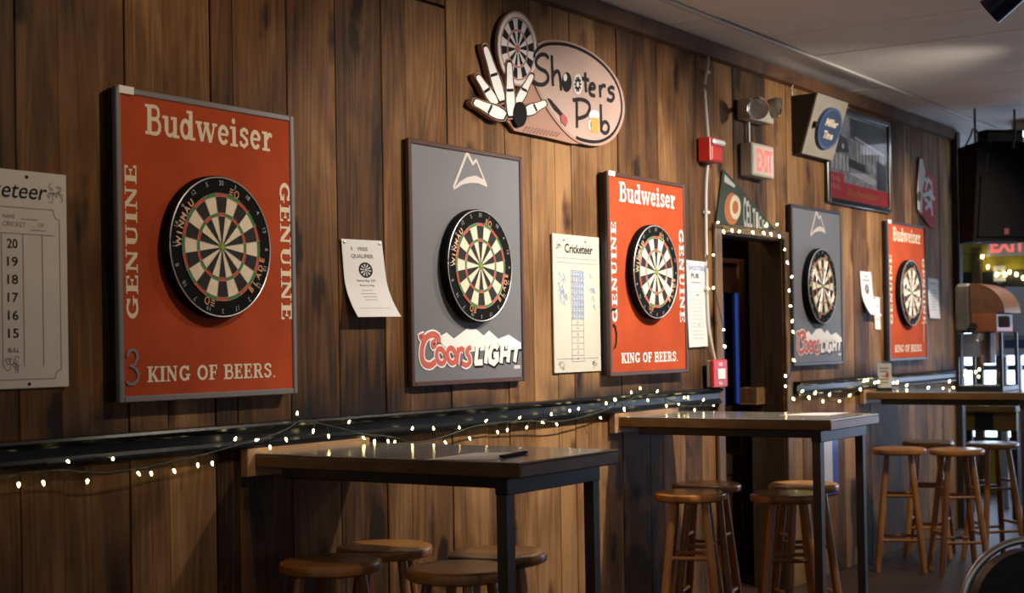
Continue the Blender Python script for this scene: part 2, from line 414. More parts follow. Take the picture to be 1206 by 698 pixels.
floor = MB().box(-3, 15, -8, 3, -.05, 0).build('floor', M_FLOOR); struct(floor)
# ceiling: plain base, boards with joints, long cover strip
ceil = struct(MB().box(WX0-2.5, 15, -6.2, 3, CEIL+.012, CEIL+.07).build('ceiling', pmat('ceiling gap', (.16, .14, .12), .8)))
def cpanel(x0, x1, y0, y1):
    o = MB().rbox(x0+.003, x1-.003, y0+.003, y1-.003, CEIL+rr.uniform(-.003, .003), CEIL+.014, .003).build('ceiling_panel', M_CEIL)
    o.parent = ceil; o.location = Vector(o['_o'])-Vector(ceil['_o'])
xj = [-.9+.61*i for i in range(27)]
for i in range(len(xj)-1):
    if i % 2 == 0 and i+2 < len(xj): cpanel(xj[i], xj[i+2], -.29, -.01)
    cpanel(xj[i], xj[i+1], -2.73, -.29); cpanel(xj[i], xj[i+1], -5.17, -2.73)
    if xj[i] > 10.6: cpanel(xj[i], xj[i+1], -.0, 2.4)
struct(MB().rbox(-.9, 14.9, -.305, -.272, CEIL-.016, CEIL-.002, .004).build('trim_1', M_CEILSTRIP))
# crown board
struct(MB().add([(WX0, -.002, 2.862), (WX0, -.03, 2.872), (WX0, -.045, 2.94), (WX0, -.002, 2.94), (WX1, -.002, 2.862), (WX1, -.03, 2.872), (WX1, -.045, 2.94), (WX1, -.002, 2.94)],
       [(0,1,5,4),(1,2,6,5),(2,3,7,6),(0,4,7,3),(0,3,2,1),(4,5,6,7)]).build('trim_2', M_CROWN))
# black chair rails
RAIL = [(.0, 1.085), (-.02, 1.085), (-.034, 1.090), (-.036, 1.098), (-.026, 1.104), (-.022, 1.115), (-.022, 1.142), (-.026, 1.148), (-.042, 1.152), (-.046, 1.160), (-.042, 1.168), (.0, 1.170)]
def rail(n, x0, x1):
    k = len(RAIL); vs = [(x0, y-.004, z) for y, z in RAIL]+[(x1, y-.004, z) for y, z in RAIL]
    return struct(MB().add(vs, [(i, (i+1)%k, k+(i+1)%k, k+i) for i in range(k)]+[tuple(range(k-1,-1,-1)), tuple(range(k, 2*k))]).build(n, M_BLACKRAIL))
rail('trim_3', WX0, 6.95); rail('trim_4', 7.95, 10.9)
# doorway: casing, jambs, passage behind
for n, a in (('trim_5', (6.945, DX0, -.022, -.004, 0, 2.02)), ('trim_6', (DX1, 7.886, -.022, -.005, 0, 2.02)), ('trim_7', (DX0+.002, DX1-.002, -.024, -.004, 1.975, 2.02))):
    struct(MB().rbox(*a, .004).build(n, M_CASING))
M_JAMB = wood('jamb wood', (.025, .013, .007), (.06, .034, .018), (.10, .06, .034), rough=.45, knots=False)
struct(MB().rbox(DX1-.002, DX1+.03, .125, .205, 0, DZ, .003).build('trim_8', M_JAMB))
struct(MB().rbox(DX1-.004, DX1+.02, -.002, .122, 0, DZ, .003).build('trim_9', M_JAMB))
struct(MB().rbox(DX0-.02, DX0+.004, -.002, .122, 0, DZ, .003).build('trim_10', M_JAMB))
struct(MB().rbox(DX0, DX1, .0, .122, DZ-.02, DZ+.004, .003).build('trim_11', M_JAMB))
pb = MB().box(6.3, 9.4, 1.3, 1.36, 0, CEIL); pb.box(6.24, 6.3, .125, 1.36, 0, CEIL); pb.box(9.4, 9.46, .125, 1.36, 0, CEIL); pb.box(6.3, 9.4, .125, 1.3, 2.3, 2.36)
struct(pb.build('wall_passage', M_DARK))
# the half-glazed door standing in the passage
DY = .42
def dpx(x, y): return atY(x, y, DY)
dxr = dpx(878, 400).x; dxl = dxr-.86
zt = dpx(860, 304).z; z_r0 = dpx(860, 328).z; z_r1 = dpx(860, 344).z; z_b = dpx(860, 478).z
M_DOORW = wood('door wood', (.05, .022, .012), (.12, .055, .03), (.18, .09, .05), rough=.45, knots=False)
door = struct(bpy.data.objects.new('door_1', None)); C.objects.link(door); door.location = (dxr, DY, 0); door['_o'] = (dxr, DY, 0)
MB().rbox(dxr-.075, dxr, DY, DY+.04, 0, zt, .003).build('stile', M_DOORW, door)
MB().rbox(dxl, dxl+.075, DY, DY+.04, 0, zt, .003).build('stile', M_DOORW, door)
for a, b in ((z_r0, z_r1), (zt-.03, zt), (z_b-.10, z_b), (.62, .74), (0.02, .22)):
    MB().rbox(dxl+.076, dxr-.076, DY, DY+.04, a, b, .003).build('rail', M_DOORW, door)
MB().box(dxl+.076, dxr-.076, DY+.012, DY+.028, z_r1, zt-.03).build('panel', M_DOORW, door)
MB().box(dxl+.076, dxr-.076, DY+.012, DY+.028, .74, z_b-.1).build('panel', M_DOORW, door)
MB().box(dxl+.076, dxr-.076, DY+.012, DY+.028, .22, .62).build('panel', M_DOORW, door)
MB().box(dxl+.076, dxr-.076, DY+.016, DY+.024, z_b, z_r0).build('pane', pmat('blue dark glass', (.004, .008, .03), .12), door)
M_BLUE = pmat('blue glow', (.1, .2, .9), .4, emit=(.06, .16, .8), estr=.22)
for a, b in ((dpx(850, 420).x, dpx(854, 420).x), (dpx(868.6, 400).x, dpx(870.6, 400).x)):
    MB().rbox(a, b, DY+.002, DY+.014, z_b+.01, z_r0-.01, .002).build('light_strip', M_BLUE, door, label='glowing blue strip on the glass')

pl = thing('added_passage_fill', (7.75, .28, 2.3), 'unseen bulb added behind the doorway head to brighten the passage door', 'lamp')  # added bulb, hidden above the opening, only to light the door wood
MB().lathe([(.05, 0), (.05, -.02), (.025, -.03)], 16, (7.75, .28, 2.3)).build('canopy', M_CONDUIT, pl)
bb = MB(); bb.smooth = True; bb.lathe([(.012, -.03), (.03, -.06), (.032, -.085), (.02, -.108), (.001, -.115)], 14, (7.75, .28, 2.3), cap=False); bb.build('bulb', pmat('added fill bulb', (1, .8, .5), .3, emit=(1, .72, .42), estr=110), pl)

# far end of the room
EX = 13.6
M_YEL = pmat('yellow wall', (.42, .33, .025), .7, var=.08)
ew = MB(); ew.box(EX, EX+.1, -6, 2.2, 0, .45); ew.box(EX, EX+.1, -6, 2.2, 2.0, CEIL+.05); ew.box(EX, EX+.1, .86, 2.2, .45, 2.0)
ew = struct(ew.build('wall_right', M_YEL))
MB().box(EX-.012, EX-.001, -6, 2.2, 2.52, CEIL).build('upper_band', pmat('pale band', (.55, .56, .58), .7), ew)
struct(MB().box(10.95, 15, 2.2, 2.3, 0, CEIL).build('wall_far', pmat('pale grey wall', (.42, .42, .42), .7)))
# dark post that closes the plank wall
struct(MB().rbox(10.952, 11.03, -.05, .12, 0, CEIL-.02, .004).build('trim_12', pmat('dark post', (.02, .015, .012), .5)))
win = struct(bpy.data.objects.new('window_1', None)); C.objects.link(win); win.location = (EX, -1, .45); win['_o'] = (EX, -1, .45)
M_SKYPANE = pmat('daylight pane', (.5, .6, .9), .3, emit=(.58, .73, 1), estr=5)
M_WFR = pmat('window frame', (.02, .017, .018), .5)
wys = [.86, .42, -.02, -.9, -1.8, -2.7, -3.6, -4.5]
for i, (a, b) in enumerate(zip(wys, wys[1:])):
    MB().box(EX+.03, EX+.04, b+.03, a-.03, .5, 1.8).build('pane', M_SKYPANE, win)
    MB().rbox(EX-.01, EX+.06, a-.03, a+.03, .45, 1.82, .004).build('mullion', M_WFR, win)
MB().rbox(EX-.02, EX+.06, -4.5, .89, 1.8, 2.0, .004).build('header', M_WFR, win)
MB().rbox(EX-.03, EX+.06, -4.5, .89, .43, .5, .004).build('sill', M_WFR, win)
MB().rbox(EX-.012, EX+.05, -4.5, .89, 1.1, 1.15, .004).build('crossbar', M_WFR, win)

fl = thing('fluorescent_light', (11.55, -.7, CEIL), 'cool white fluorescent ceiling light beyond the hanging loudspeaker', 'ceiling light')
MB().rbox(10.9, 12.2, -.98, -.46, CEIL-.07, CEIL-.004, .005).build('housing', M_CONDUIT, fl)
MB().rbox(10.92, 12.18, -.96, -.48, CEIL-.085, CEIL-.0705, .005).build('diffuser', pmat('fluorescent diffuser', (.8, .85, .95), .4, emit=(.78, .86, 1), estr=3.5), fl)

# ================================================================== CEILING SPOTS (the lamps)
def ceiling_spot(x, y, p, col, beam, label, tx):
    z = 2.80
    t = thing('ceiling_spotlight', (x, y, CEIL), label, 'spotlight', 'black spotlights on the ceiling in front of the dart wall')
    aim = (Vector((tx, 0, 1.95 if x < 4 else 1.7 if x == 8.0 else 1.5))-Vector((x, y, z))).normalized()
    MB().lathe([(.055, 0), (.055, .012), (.03, .02)], 20, (x, y, CEIL-.022)).build('canopy', M_BLACKMETAL, t)
    MB().tube([(x, y, CEIL-.02), (x, y, z+.02)], .009).build('stem', M_BLACKMETAL, t)
    c = Vector((x, y, z)); h = MB(); h.smooth = True
    h.lathe([(.001, -.10), (.03, -.098), (.05, -.085), (.058, -.03), (.06, .09), (.054, .09), (.05, .03), (.001, .02)], 24, c, aim, cap=False)
    h.build('housing', pmat('navy lamp', (.012, .014, .05), .3), t)
    li = bpy.data.lights.new('spot', 'SPOT'); li.energy = p; li.color = col; li.spot_size = math.radians(beam); li.spot_blend = 1; li.shadow_soft_size = .045
    lo = bpy.data.objects.new('lamp_light', li); C.objects.link(lo); lo.parent = t
    lo.location = c+aim*.10-Vector((x, y, CEIL)); lo.rotation_euler = aim.to_track_quat('-Z', 'Y').to_euler()
for (x, y, p, col, beam), lb, tx in zip(LAMPS, ('dim ceiling spotlight aimed at the nearest red backboard', 'black ceiling spotlight aimed at the first grey backboard', 'dark blue ceiling spotlight hanging at the top right corner of the photo',
        'black ceiling spotlight aimed at the far grey backboard', 'black ceiling spotlight aimed at the farthest red backboard'), (3.3, 4.7, 6.1, 8.2, 9.7)):
    ceiling_spot(x, y, p, col, beam, lb, tx)

# ================================================================== DART BACKBOARDS
BW, BH, BZ = .764, .924, 1.258
def backboard(x0, depth, frame_mat, panel_mat, label, name):
    t = thing('dart_backboard', (x0+BW/2, 0, BZ), label, 'backboard', 'framed dart backboards on the plank wall')
    y = -depth; fw = .019; x1 = x0+BW; z0 = BZ; z1 = BZ+BH
    MB().box(x0+.004, x1-.004, y+.012, -.006, z0+.004, z1-.004).build('case', M_FRAMESIDE, t)
    MB().box(x0+fw, x1-fw, y+.006, y+.013, z0+fw, z1-fw).build('panel', panel_mat, t)
    for a in ((x0, x0+fw, z0, z1), (x1-fw, x1, z0, z1)): MB().rbox(a[0], a[1], y, y+.02, a[2], a[3], .003).build('frame_rail', frame_mat, t)
    for a in ((x0+fw, x1-fw, z1-fw, z1), (x0+fw, x1-fw, z0, z0+fw)): MB().rbox(a[0], a[1], y+.0005, y+.02, a[2], a[3], .003).build('frame_rail', frame_mat, t)
    return t, y+.006
def L1(x, y):  # pixel on the first red board -> local offset from its lower left corner
    p = atY(x, y, -.048); return p.x-2.949, p.z-BZ
def red_board(x0, depth, fm, label, col, number):
    t, y = backboard(x0, depth, fm, M_RED, label, 'red'); yp = y-.0012
    def at(px, py): u, v = L1(px, py); return x0+u, BZ+v
    a = at(171, 157.5); b = at(321.5, 177); top = at(171, 122)
    slab(MB(), 'Budweiser', a[0], a[1], top[1]-a[1], yp, b[0]-a[0]).build('lettering', col, t, label='cream slab lettering reading Budweiser')
    a = at(173.5, 450); b = at(325, 443.5); top = at(173.5, 431.5)
    tot = sum(S[c_][0] for c_ in 'KING OF BEERS.'); wl = b[0]-a[0]
    for pre, wd_ in (('', 'KING'), ('KING ', 'OF'), ('KING OF ', 'BEERS.')):
        slab(MB(), wd_, a[0]+wl*sum(S[c_][0] for c_ in pre)/tot, a[1], top[1]-a[1], yp, wl*sum(S[c_][0] for c_ in wd_)/tot).build('lettering', col, t, label='lettering reading '+wd_.strip('.'))
    a = at(163, 377); b = at(162, 192); l = at(149, 377)
    slab(MB(), 'GENUINE', a[0], a[1], a[0]-l[0], yp, b[1]-a[1], ang=PI/2).build('lettering', col, t, label='cream lettering reading GENUINE upward')
    a = at(329, 213); b = at(330, 379); r = at(341, 213)
    slab(MB(), 'GENUINE', a[0], a[1], r[0]-a[0], yp, a[1]-b[1], ang=-PI/2).build('lettering', col, t, label='cream lettering reading GENUINE downward')
    MB().rbox(x0+.01, x0+.068, -depth-.002, -depth+.022, BZ+BH-.02, BZ+BH+.003, .001).build('tape', M_WHITE, t, label='piece of white tape on the corner')
    if number == '3':
        pts = [at(px, py) for px, py in ((149,420),(151,413.5),(156.5,411.5),(160.5,415),(161,422),(157.5,429),(153.5,431),(159,433.5),(162.5,440),(161.5,447),(157,452),(151,452),(148.5,449))]
        MB().stroke(pts, .0075, yp-.003).build('number', pmat('pewter number', (.35, .35, .36), .3, metal=.8), t, label='silver metal number three')
    elif number == ')':
        pts = [(x0+.035, BZ+.235), (x0+.055, BZ+.225), (x0+.065, BZ+.19), (x0+.06, BZ+.145), (x0+.04, BZ+.125)]
        mb = MB().stroke(pts, .01, yp-.003); mb.stroke([(x0+.025, BZ+.30), (x0+.065, BZ+.305)], .012, yp-.003); mb.build('number', M_INK, t, label='worn dark number')
    else:
        MB().stroke([(x0+.655, BZ+.25), (x0+.69, BZ+.255), (x0+.69, BZ+.2), (x0+.685, BZ+.12)], .007, yp-.003).build('number', col, t, label='pale number seven')
    return t
def L2a(x, y): p = atY(380+x/4.3615, 150+y/4.3615, -.029); return p.x-4.360, p.z-BZ+.012
def L2b(x, y): p = atY(380+x/4.108, 300+y/4.108, -.029); return p.x-4.360, p.z-BZ+.012
M_CRED = pmat('script red', (.58, .11, .08), .6)
def grey_board(x0, depth, fm, label):
    t, y = backboard(x0, depth, fm, M_GREY, label, 'grey'); yp = y-.0012
    A = lambda pts: [(x0+L2a(*p)[0], BZ+L2a(*p)[1]) for p in pts]
    B = lambda pts: [(x0+L2b(*p)[0], BZ+L2b(*p)[1]) for p in pts]
    mb = MB(); mb.stroke(A([(672,326),(742,146)]), .013, yp); mb.stroke(A([(740,142),(773,205)]), .015, yp); mb.stroke(A([(771,205),(790,182)]), .012, yp); mb.stroke(A([(788,180),(843,318)]), .010, yp)
    c1 = A([(668,340),(700,298),(740,272),(785,262),(825,282),(845,322)]); c2 = A([(800,302),(760,300),(720,308)])
    mb.poly(c1+c2, yp); mb.build('emblem', pmat('pale emblem', (.55, .50, .47), .6), t, label='pale outlined mountain emblem')
    mb = MB().poly(B([(552,418),(600,390),(635,420),(700,370),(740,372),(780,405),(805,380),(850,420),(900,400),(960,440),(935,465),(850,470),(740,480),(700,485),(600,470)]), yp)
    mb.build('mountain_print', M_WHITE, t, label='white mountain range print')
    def el(cx, cy, rx, ry): return [(cx+rx*math.cos(a*PI/8)-.12*ry*math.sin(a*PI/8)*-1, cy+ry*math.sin(a*PI/8)) for a in range(17)]
    cs = [(560,440),(556,412),(530,400),(500,415),(482,455),(478,505),(490,540),(518,550),(545,530)]
    script = [(cs, 1.25), ([(548,452),(532,462),(528,440),(545,428)], .7), ([(480,425),(470,410),(490,402)], .7), (el(570,505,20,36), 1), (el(622,502,20,36), 1),
              ([(655,462),(648,545)], 1), ([(652,490),(668,468),(682,478)], .9), ([(716,462),(700,470),(696,490),(708,510),(710,535),(692,548),(672,538)], .95)]
    ol = MB(); rd = MB(); sc = .0165
    for p, k in script:
        p = [tuple(q_) for q_ in smooth_open2(p)]; ol.stroke(B(p), sc*k+.017, yp-.0012); rd.stroke(B(p), sc*k+.004, yp-.0024)
    ol.build('lettering_outline', M_WHITE, t); rd.build('lettering', M_CRED, t, label='red script lettering reading Coors')
    light = [[(746,455),(738,540)], [(732,536),(772,534)], [(794,448),(786,540)], [(846,468),(836,452),(818,455),(806,490),(808,528),(826,538),(842,520),(842,498),(824,498)],
             [(868,448),(860,538)], [(902,446),(894,534)], [(864,494),(898,492)], [(908,460),(958,454)], [(936,458),(926,532)]]
    ol = MB(); wt = MB()
    for p in light: ol.stroke(B([(a+5, b+6) for a, b in p]), .03, yp-.0012); wt.stroke(B(p), .024, yp-.0026)
    ol.build('lettering_shadow', M_INK, t); wt.build('lettering', M_WHITE, t, label='white block lettering reading LIGHT')
    mb = MB()
    for i in range(5): mb.poly([(x0+.685+i*.009, BZ+.052), (x0+.691+i*.009, BZ+.052), (x0+.691+i*.009, BZ+.066), (x0+.685+i*.009, BZ+.066)], yp)
    mb.build('small_print', M_WHITE, t)
    return t
XB = [2.949, 4.360, 5.784, 7.891, 9.443]
red_board(XB[0], .053, M_SILVERFRAME, 'nearest red framed dart backboard with silver number three', M_CREAM, '3')
grey_board(XB[1], .034, M_BROWNFRAME, 'nearer grey framed dart backboard with mountain print and brown frame')
red_board(XB[2], .055, M_BROWNFRAME, 'middle red framed dart backboard beside the narrow blue-marked score card', M_WHITE, ')')
grey_board(XB[3], .038, M_DARKFRAME, 'farther grey framed dart backboard beside the lit doorway', )
red_board(XB[4], .046, M_DARKFRAME, 'farthest red framed dart backboard under the red pennant', M_CREAM, '7')

# ================================================================== DARTBOARDS
NUMS = (20,1,18,4,13,6,10,15,2,17,3,19,7,16,8,11,14,9,12,5)
RB = .222
def dartboard_proto():
    t = thing('dartboard', (0,0,0), 'x', 'dartboard', 'dartboards mounted on the backboards'); d = .038
    b = MB(); b.smooth = True
    b.lathe([(.001, 0), (RB-.006, 0), (RB, -.006), (RB, -(d-.006)), (RB-.005, -d), (.001, -d)], 64, (0,0,0), (0,1,0), cap=False)
    b.build('body', M_DB_RIM, t, local=True)
    k = RB/.2255; r = [.0165*k, .097*k, .108*k, .159*k, .170*k]; yf = -d-.0022
    for i in range(20):
        a0 = PI/2-2*PI*(i-.5)/20; a1 = PI/2-2*PI*(i+.5)/20; dark = i % 2 == 0
        s = MB()
        for j in range(4):
            s.cur = (2 if dark else 3) if j in (1, 3) else (0 if dark else 1)
            n = 4; vs = []
            for q in range(n+1):
                a = a0+(a1-a0)*q/n
                for rad in (r[j], r[j+1]): vs.append((rad*math.cos(a), yf, rad*math.sin(a)))
            s.add(vs, [(2*q, 2*q+2, 2*q+3, 2*q+1) for q in range(n)])
        s.build('segment', [M_DB_BLACK, M_DB_CREAM, M_DB_RED, M_DB_GREEN], t, local=True)
    bl = MB(); bl.cur = 0; bl.lathe([(.0165*k, -yf*0), (.0165*k, .003), (.0001, .003)], 24, (0, yf+.0025, 0), (0,-1,0), cap=False)
    bl.build('bull_ring', pmat('bull green', (.16, .26, .05), .7), t, local=True)
    MB().lathe([(.007*k, 0), (.007*k, .002), (.0001, .002)], 16, (0, yf-.0005, 0), (0,-1,0), cap=False).build('bullseye', pmat('bull centre', (.35, .30, .05), .7), t, local=True)
    w = MB(); yw = yf-.0012
    for rad in (r[1], r[2], r[3], r[4]): w.tube([(rad*math.cos(2*PI*q/60), yw, rad*math.sin(2*PI*q/60)) for q in range(61)], .0006, 4, cap=False)
    for i in range(20):
        a = PI/2-2*PI*(i+.5)/20; w.tube([(r[0]*math.cos(a), yw, r[0]*math.sin(a)), (.174*k*math.cos(a), yw, .174*k*math.sin(a))], .0006, 4)
    w.build('spider', M_STEEL, t, local=True)
    g = MB(); rn = RB-.006; g.tube([(rn*math.cos(2*PI*q/72), -d-.002, rn*math.sin(2*PI*q/72)) for q in range(73)], .0021, 6, cap=False)
    g.build('number_ring', M_STEEL, t, local=True)
    for i, n in enumerate(NUMS):
        nm = MB()
        a = PI/2-2*PI*i/20; rr_ = .195*k; ang = a-PI/2
        if math.sin(a) < -.05: pass
        px, pz = rr_*math.cos(a), rr_*math.sin(a); h = .0155
        V, F, wd_, y0, y1 = text_geo(str(n), 0.0); s_ = h/.73; ca, sa = math.cos(ang), math.sin(ang)
        nm.add([(px+(x*s_-wd_*s_/2)*ca-(z*s_)*sa, -d-.003, pz+(x*s_-wd_*s_/2)*sa+(z*s_)*ca) for x, z in V], F)
        nm.build('numeral', pmat('numeral wire', (.42, .42, .42), .4, metal=.3), t, local=True)
    def arc_text(word, a_mid, step, rad, h, mat, flip=False):
        q = MB(); n = len(word)
        for i, c in enumerate(word):
            a = math.radians(a_mid)+(-1 if not flip else 1)*math.radians(step)*(i-(n-1)/2); ang = a-PI/2 if not flip else a+PI/2
            put_text(q, c, rad*math.cos(a), rad*math.sin(a), h, -d-.0026, align='c', bold=.03, ang=ang)
        return q
    arc_text('WINMAU', 156, 8.4, .1735*k, .022, M_GOLD).build('maker_lettering', pmat('pale orange print', (.72, .44, .27), .7), t, local=True)
    arc_text('BLADE', -28, 8.6, .193*k, .021, M_GOLD, True).build('model_lettering', pmat('orange print', (.62, .30, .14), .7), t, local=True)
    for am in (72, 252):
        q = MB(); a = math.radians(am); ca, sa = math.cos(a-PI/2), math.sin(a-PI/2); cx, cz = .182*k*math.cos(a), .182*k*math.sin(a)
        def R_(x, z): return (cx+x*ca-z*sa, cz+x*sa+z*ca)
        q.stroke([R_(*p) for p in ell(.012, 0, .009, .011, 14)], .004, -d-.0026, closed=True)
        for zz in (-.008, 0, .008): q.stroke([R_(-.02, zz), R_(-.004, zz)], .004, -d-.0026)
        q.build('badge', pmat('orange print', (.62, .30, .14), .7), t, local=True)
    return t
dbp = dartboard_proto()
DBS = [((3.334, -.048, 1.727), 'dartboard with crisp orange maker lettering on the red backboard numbered three'), ((4.762, -.029, 1.719), 'dartboard on the nearer grey backboard with the mountain print'),
       ((6.167, -.050, 1.738), 'dartboard on the middle red backboard beside the narrow score card'), ((8.250, -.033, 1.720), 'dartboard on the farther grey backboard next to the doorway'),
       ((9.795, -.041, 1.710), 'smallest and farthest dartboard on the last red backboard')]
for i, (p, lb) in enumerate(DBS):
    o = dbp if i == 0 else copy_tree(dbp)
    o.location = p; o['label'] = lb

# ================================================================== BAR TABLES
TZ = 1.073
def bar_table(x0, x1, yf, label, legs, cleat=True, z=TZ):
    t = thing('bar_table', ((x0+x1)/2, yf/2, 0), label, 'table', 'bar tables fixed to the plank wall')
    MB().rbox(x0, x1, yf, -.037, z-.006, z, .002).build('top_surface', M_TOP, t)
    MB().rbox(x0-.001, x1+.001, yf-.001, -.037, z-.046, z-.006, .004).build('top_board', M_EDGE, t)
    MB().rbox(x0-.035, x1+.02, -.036, -.003, z-.075, z+.028, .003).build('wall_cleat', M_CLEAT, t)
    yl = yf+.05
    MB().rbox(x0+.002, x1-.035, yl-.004, yl+.04, z-.096, z-.047, .003).build('apron', M_BLACKMETAL, t)
    MB().rbox(x0+.03, x0+.06, yl+.05, -.12, z-.08, z-.047, .003).build('side_bar', M_BLACKMETAL, t)
    MB().rbox(x1-.075, x1-.045, yl+.05, -.12, z-.08, z-.047, .003).build('side_bar', M_BLACKMETAL, t)
    for lx, w in ((x0+.025, .034), (x1-.055, .028)):
        lg = MB(); lg.add([(lx-w/2, yl, 0.012), (lx+w/2, yl, .012), (lx+w/2, yl+.036, .012), (lx-w/2, yl+.036, .012), (lx-w/2-.004, yl, z-.096), (lx+w/2+.004, yl, z-.096), (lx+w/2+.004, yl+.036, z-.096), (lx-w/2-.004, yl+.036, z-.096)],
              [(0,3,2,1),(4,5,6,7),(0,1,5,4),(1,2,6,5),(2,3,7,6),(3,0,4,7)])
        l_ = lg.build('leg', pmat('leg brown', (.075, .048, .036), .4, var=.2), t)
        MB().rbox(lx-w/2-.012, lx+w/2+.012, yl-.01, yl+.06, 0, .012, .003).build('foot', M_BLACKMETAL, l_)
    return t
bar_table(3.522, 4.085, -1.06, 'nearest bar table with grey top and a white sheet on it', None)
bar_table(5.885, 6.455, -1.05, 'middle bar table with two amber stools in front', None)
bar_table(9.02, 9.60, -1.07, 'farthest bar table carrying a copper hooded cabinet and a card stand', None)

# ================================================================== STOOLS
def stool_proto():
    t = thing('bar_stool', (0,0,0), 'x', 'stool', 'round backless wooden bar stools'); H = .74; Rs = .163
    s = MB(); s.smooth = True
    s.lathe([(.001, H-.004), (Rs*.7, H-.004), (Rs*.92, H), (Rs*.985, H-.006), (Rs, H-.018), (Rs*.985, H-.03), (Rs*.9, H-.038), (.001, H-.038)], 40, cap=False)
    s.build('seat', M_STOOL, t, local=True)
    tops = []; bots = []
    for k in range(4):
        a = PI/4+k*PI/2; tops.append(Vector((.098*math.cos(a), .098*math.sin(a), H-.036))); bots.append(Vector((.195*math.cos(a), .195*math.sin(a), 0)))
        l = MB(); l.smooth = True; p = [tops[k].lerp(bots[k], f) for f in (0, .25, .6, .9, 1)]
        l.tube(p[:3], .0165, 12, r2=.0195); l.tube(p[2:], .0195, 12, r2=.0155); l.build('leg', M_STOOL, t, local=True)
    for k in range(4):
        for hz in ((.50, .235) if k % 2 == 0 else (.455, .19)):
            f = 1-hz/(H-.036); a = tops[k].lerp(bots[k], f); b = tops[(k+1)%4].lerp(bots[(k+1)%4], f)
            r_ = MB(); r_.smooth = True; r_.tube([a, a.lerp(b, .5), b], .0095, 10); r_.build('rung', M_STOOL, t, local=True)
    return t
sp = stool_proto()
STOOLS = [((3.578, -.30, 0), 10, 'dark stool in deep shade under the nearest table, closest to the wall and photo left'), ((3.93, -.235, 0), 30, 'stool on the far side of the nearest table beside the wall'),
          ((3.648, -.75, 0), 5, 'stool tucked in front of the nearest table leg at the bottom edge'), ((3.976, -.665, 0), 38, 'stool half hidden behind the nearest table front leg'),
          ((5.945, -.36, 0), 22, 'amber stool at the middle table closest to the plank wall'), ((6.08, -.765, 0), 28, 'amber stool at the middle table beside the table leg'),
          ((6.33, -.25, 0), 15, 'stool behind the amber stool nearest the wall at the middle table'), ((6.515, -.66, 0), 40, 'stool on the far side of the middle table behind its front leg'),
          ((8.846, -.30, 0), 20, 'amber stool at the farthest table nearest the plank wall'), ((8.894, -.64, 0), 33, 'amber stool at the farthest table, front and right of its neighbour'),
          ((9.49, -.27, 0), 12, 'stool behind the farthest table beside the plank wall'), ((9.50, -.68, 0), 45, 'dark stool behind the farthest table at the right edge')]
for i, (p, r_, lb) in enumerate(STOOLS):
    o = sp if i == 0 else copy_tree(sp)
    o.location = p; o.rotation_euler[2] = math.radians(r_); o['label'] = lb

# ================================================================== THINGS ON THE TABLES
def flat_sheet(name, pts, z, th, mat):
    n = len(pts); mb = MB().add([(p[0], p[1], z) for p in pts]+[(p[0], p[1], z+th) for p in pts], [tuple(range(n-1,-1,-1)), tuple(range(n, 2*n))]+[(i, (i+1)%n, n+(i+1)%n, n+i) for i in range(n)])
    return mb.build(name, mat)
def zpts(pts): return [tuple(atZ(x, y, TZ)[:2]) for x, y in pts]
tag(flat_sheet('paper_sheet', zpts([(500,541.5),(560,533.5),(622,533),(583,541.5)]), TZ+.0005, .001, M_PAPER), 'white paper sheet lying on the nearest table', 'paper')
tag(flat_sheet('pen', zpts([(588,539.2),(592,540),(622,534.4),(618,533.8)]), TZ+.0018, .007, M_INK), 'dark pen lying across the sheet on the nearest table', 'pen')
tag(flat_sheet('paper_sheet', zpts([(918,489),(955,486.3),(1000,485.7),(975,489.4)]), TZ+.0005, .001, M_PAPER), 'white paper sheet lying on the middle table', 'paper')
# card stand on the far table
c = atX(1042, 458, 9.22)
t = thing('card_stand', (c.x, c.y, TZ), 'small white drink card stand on the farthest table', 'card')
MB().rbox(c.x-.015, c.x+.015, c.y-.05, c.y+.05, TZ, TZ+.02, .003).build('base', M_WFR, t)
MB().box(c.x-.003, c.x+.003, c.y-.045, c.y+.045, TZ+.018, TZ+.175).build('card', M_PAPER, t)
q = MB()
for zz, w in ((.14, .06), (.12, .05), (.09, .03), (.07, .06), (.05, .05)): q.box(c.x-.0045, c.x-.0032, c.y-w/2, c.y+w/2, TZ+zz, TZ+zz+.008)
q.build('print', M_INKGREY, t)
MB().box(c.x-.0045, c.x-.0032, c.y-.03, c.y-.01, TZ+.085, TZ+.115).build('print', M_INKRED, t)

# copper-hooded glass cabinet on the far table
cx0, cx1 = 9.14, 9.50; cy1 = atX(1126, 455, 9.14).y; cy0 = atX(1181, 455, 9.14).y
t = thing('counter_cabinet', ((cx0+cx1)/2, (cy0+cy1)/2, TZ), 'glass counter cabinet with rounded copper and grey hood on the farthest table', 'cabinet')
M_COPPER = pmat('copper', (.13, .062, .034), .4, metal=.3, var=.4, vscale=7); M_PUTTY = pmat('putty grey', (.10, .088, .075), .55, var=.3, vscale=9)
zb = TZ+.36; zt_ = TZ+.665
MB().rbox(cx0, cx1, cy0, cy1, TZ, TZ+.035, .004).build('base', M_BLACKMETAL, t)
for xx in (cx0, cx1-.02):
    for yy in (cy0, cy1-.02): MB().rbox(xx, xx+.02, yy, yy+.02, TZ+.035, zb, .002).build('post', M_BLACKMETAL, t)
MB().box(cx0+.004, cx0+.007, cy0+.02, cy1-.02, TZ+.035, zb).build('glass_pane', pmat('cabinet glass', (.9, .95, 1), .02, trans=1), t)
ym = cy0+(cy1-cy0)*.66
MB().rbox(cx0, cx1, ym, cy1, zb, zt_, .02).build('side_housing', M_PUTTY, t)
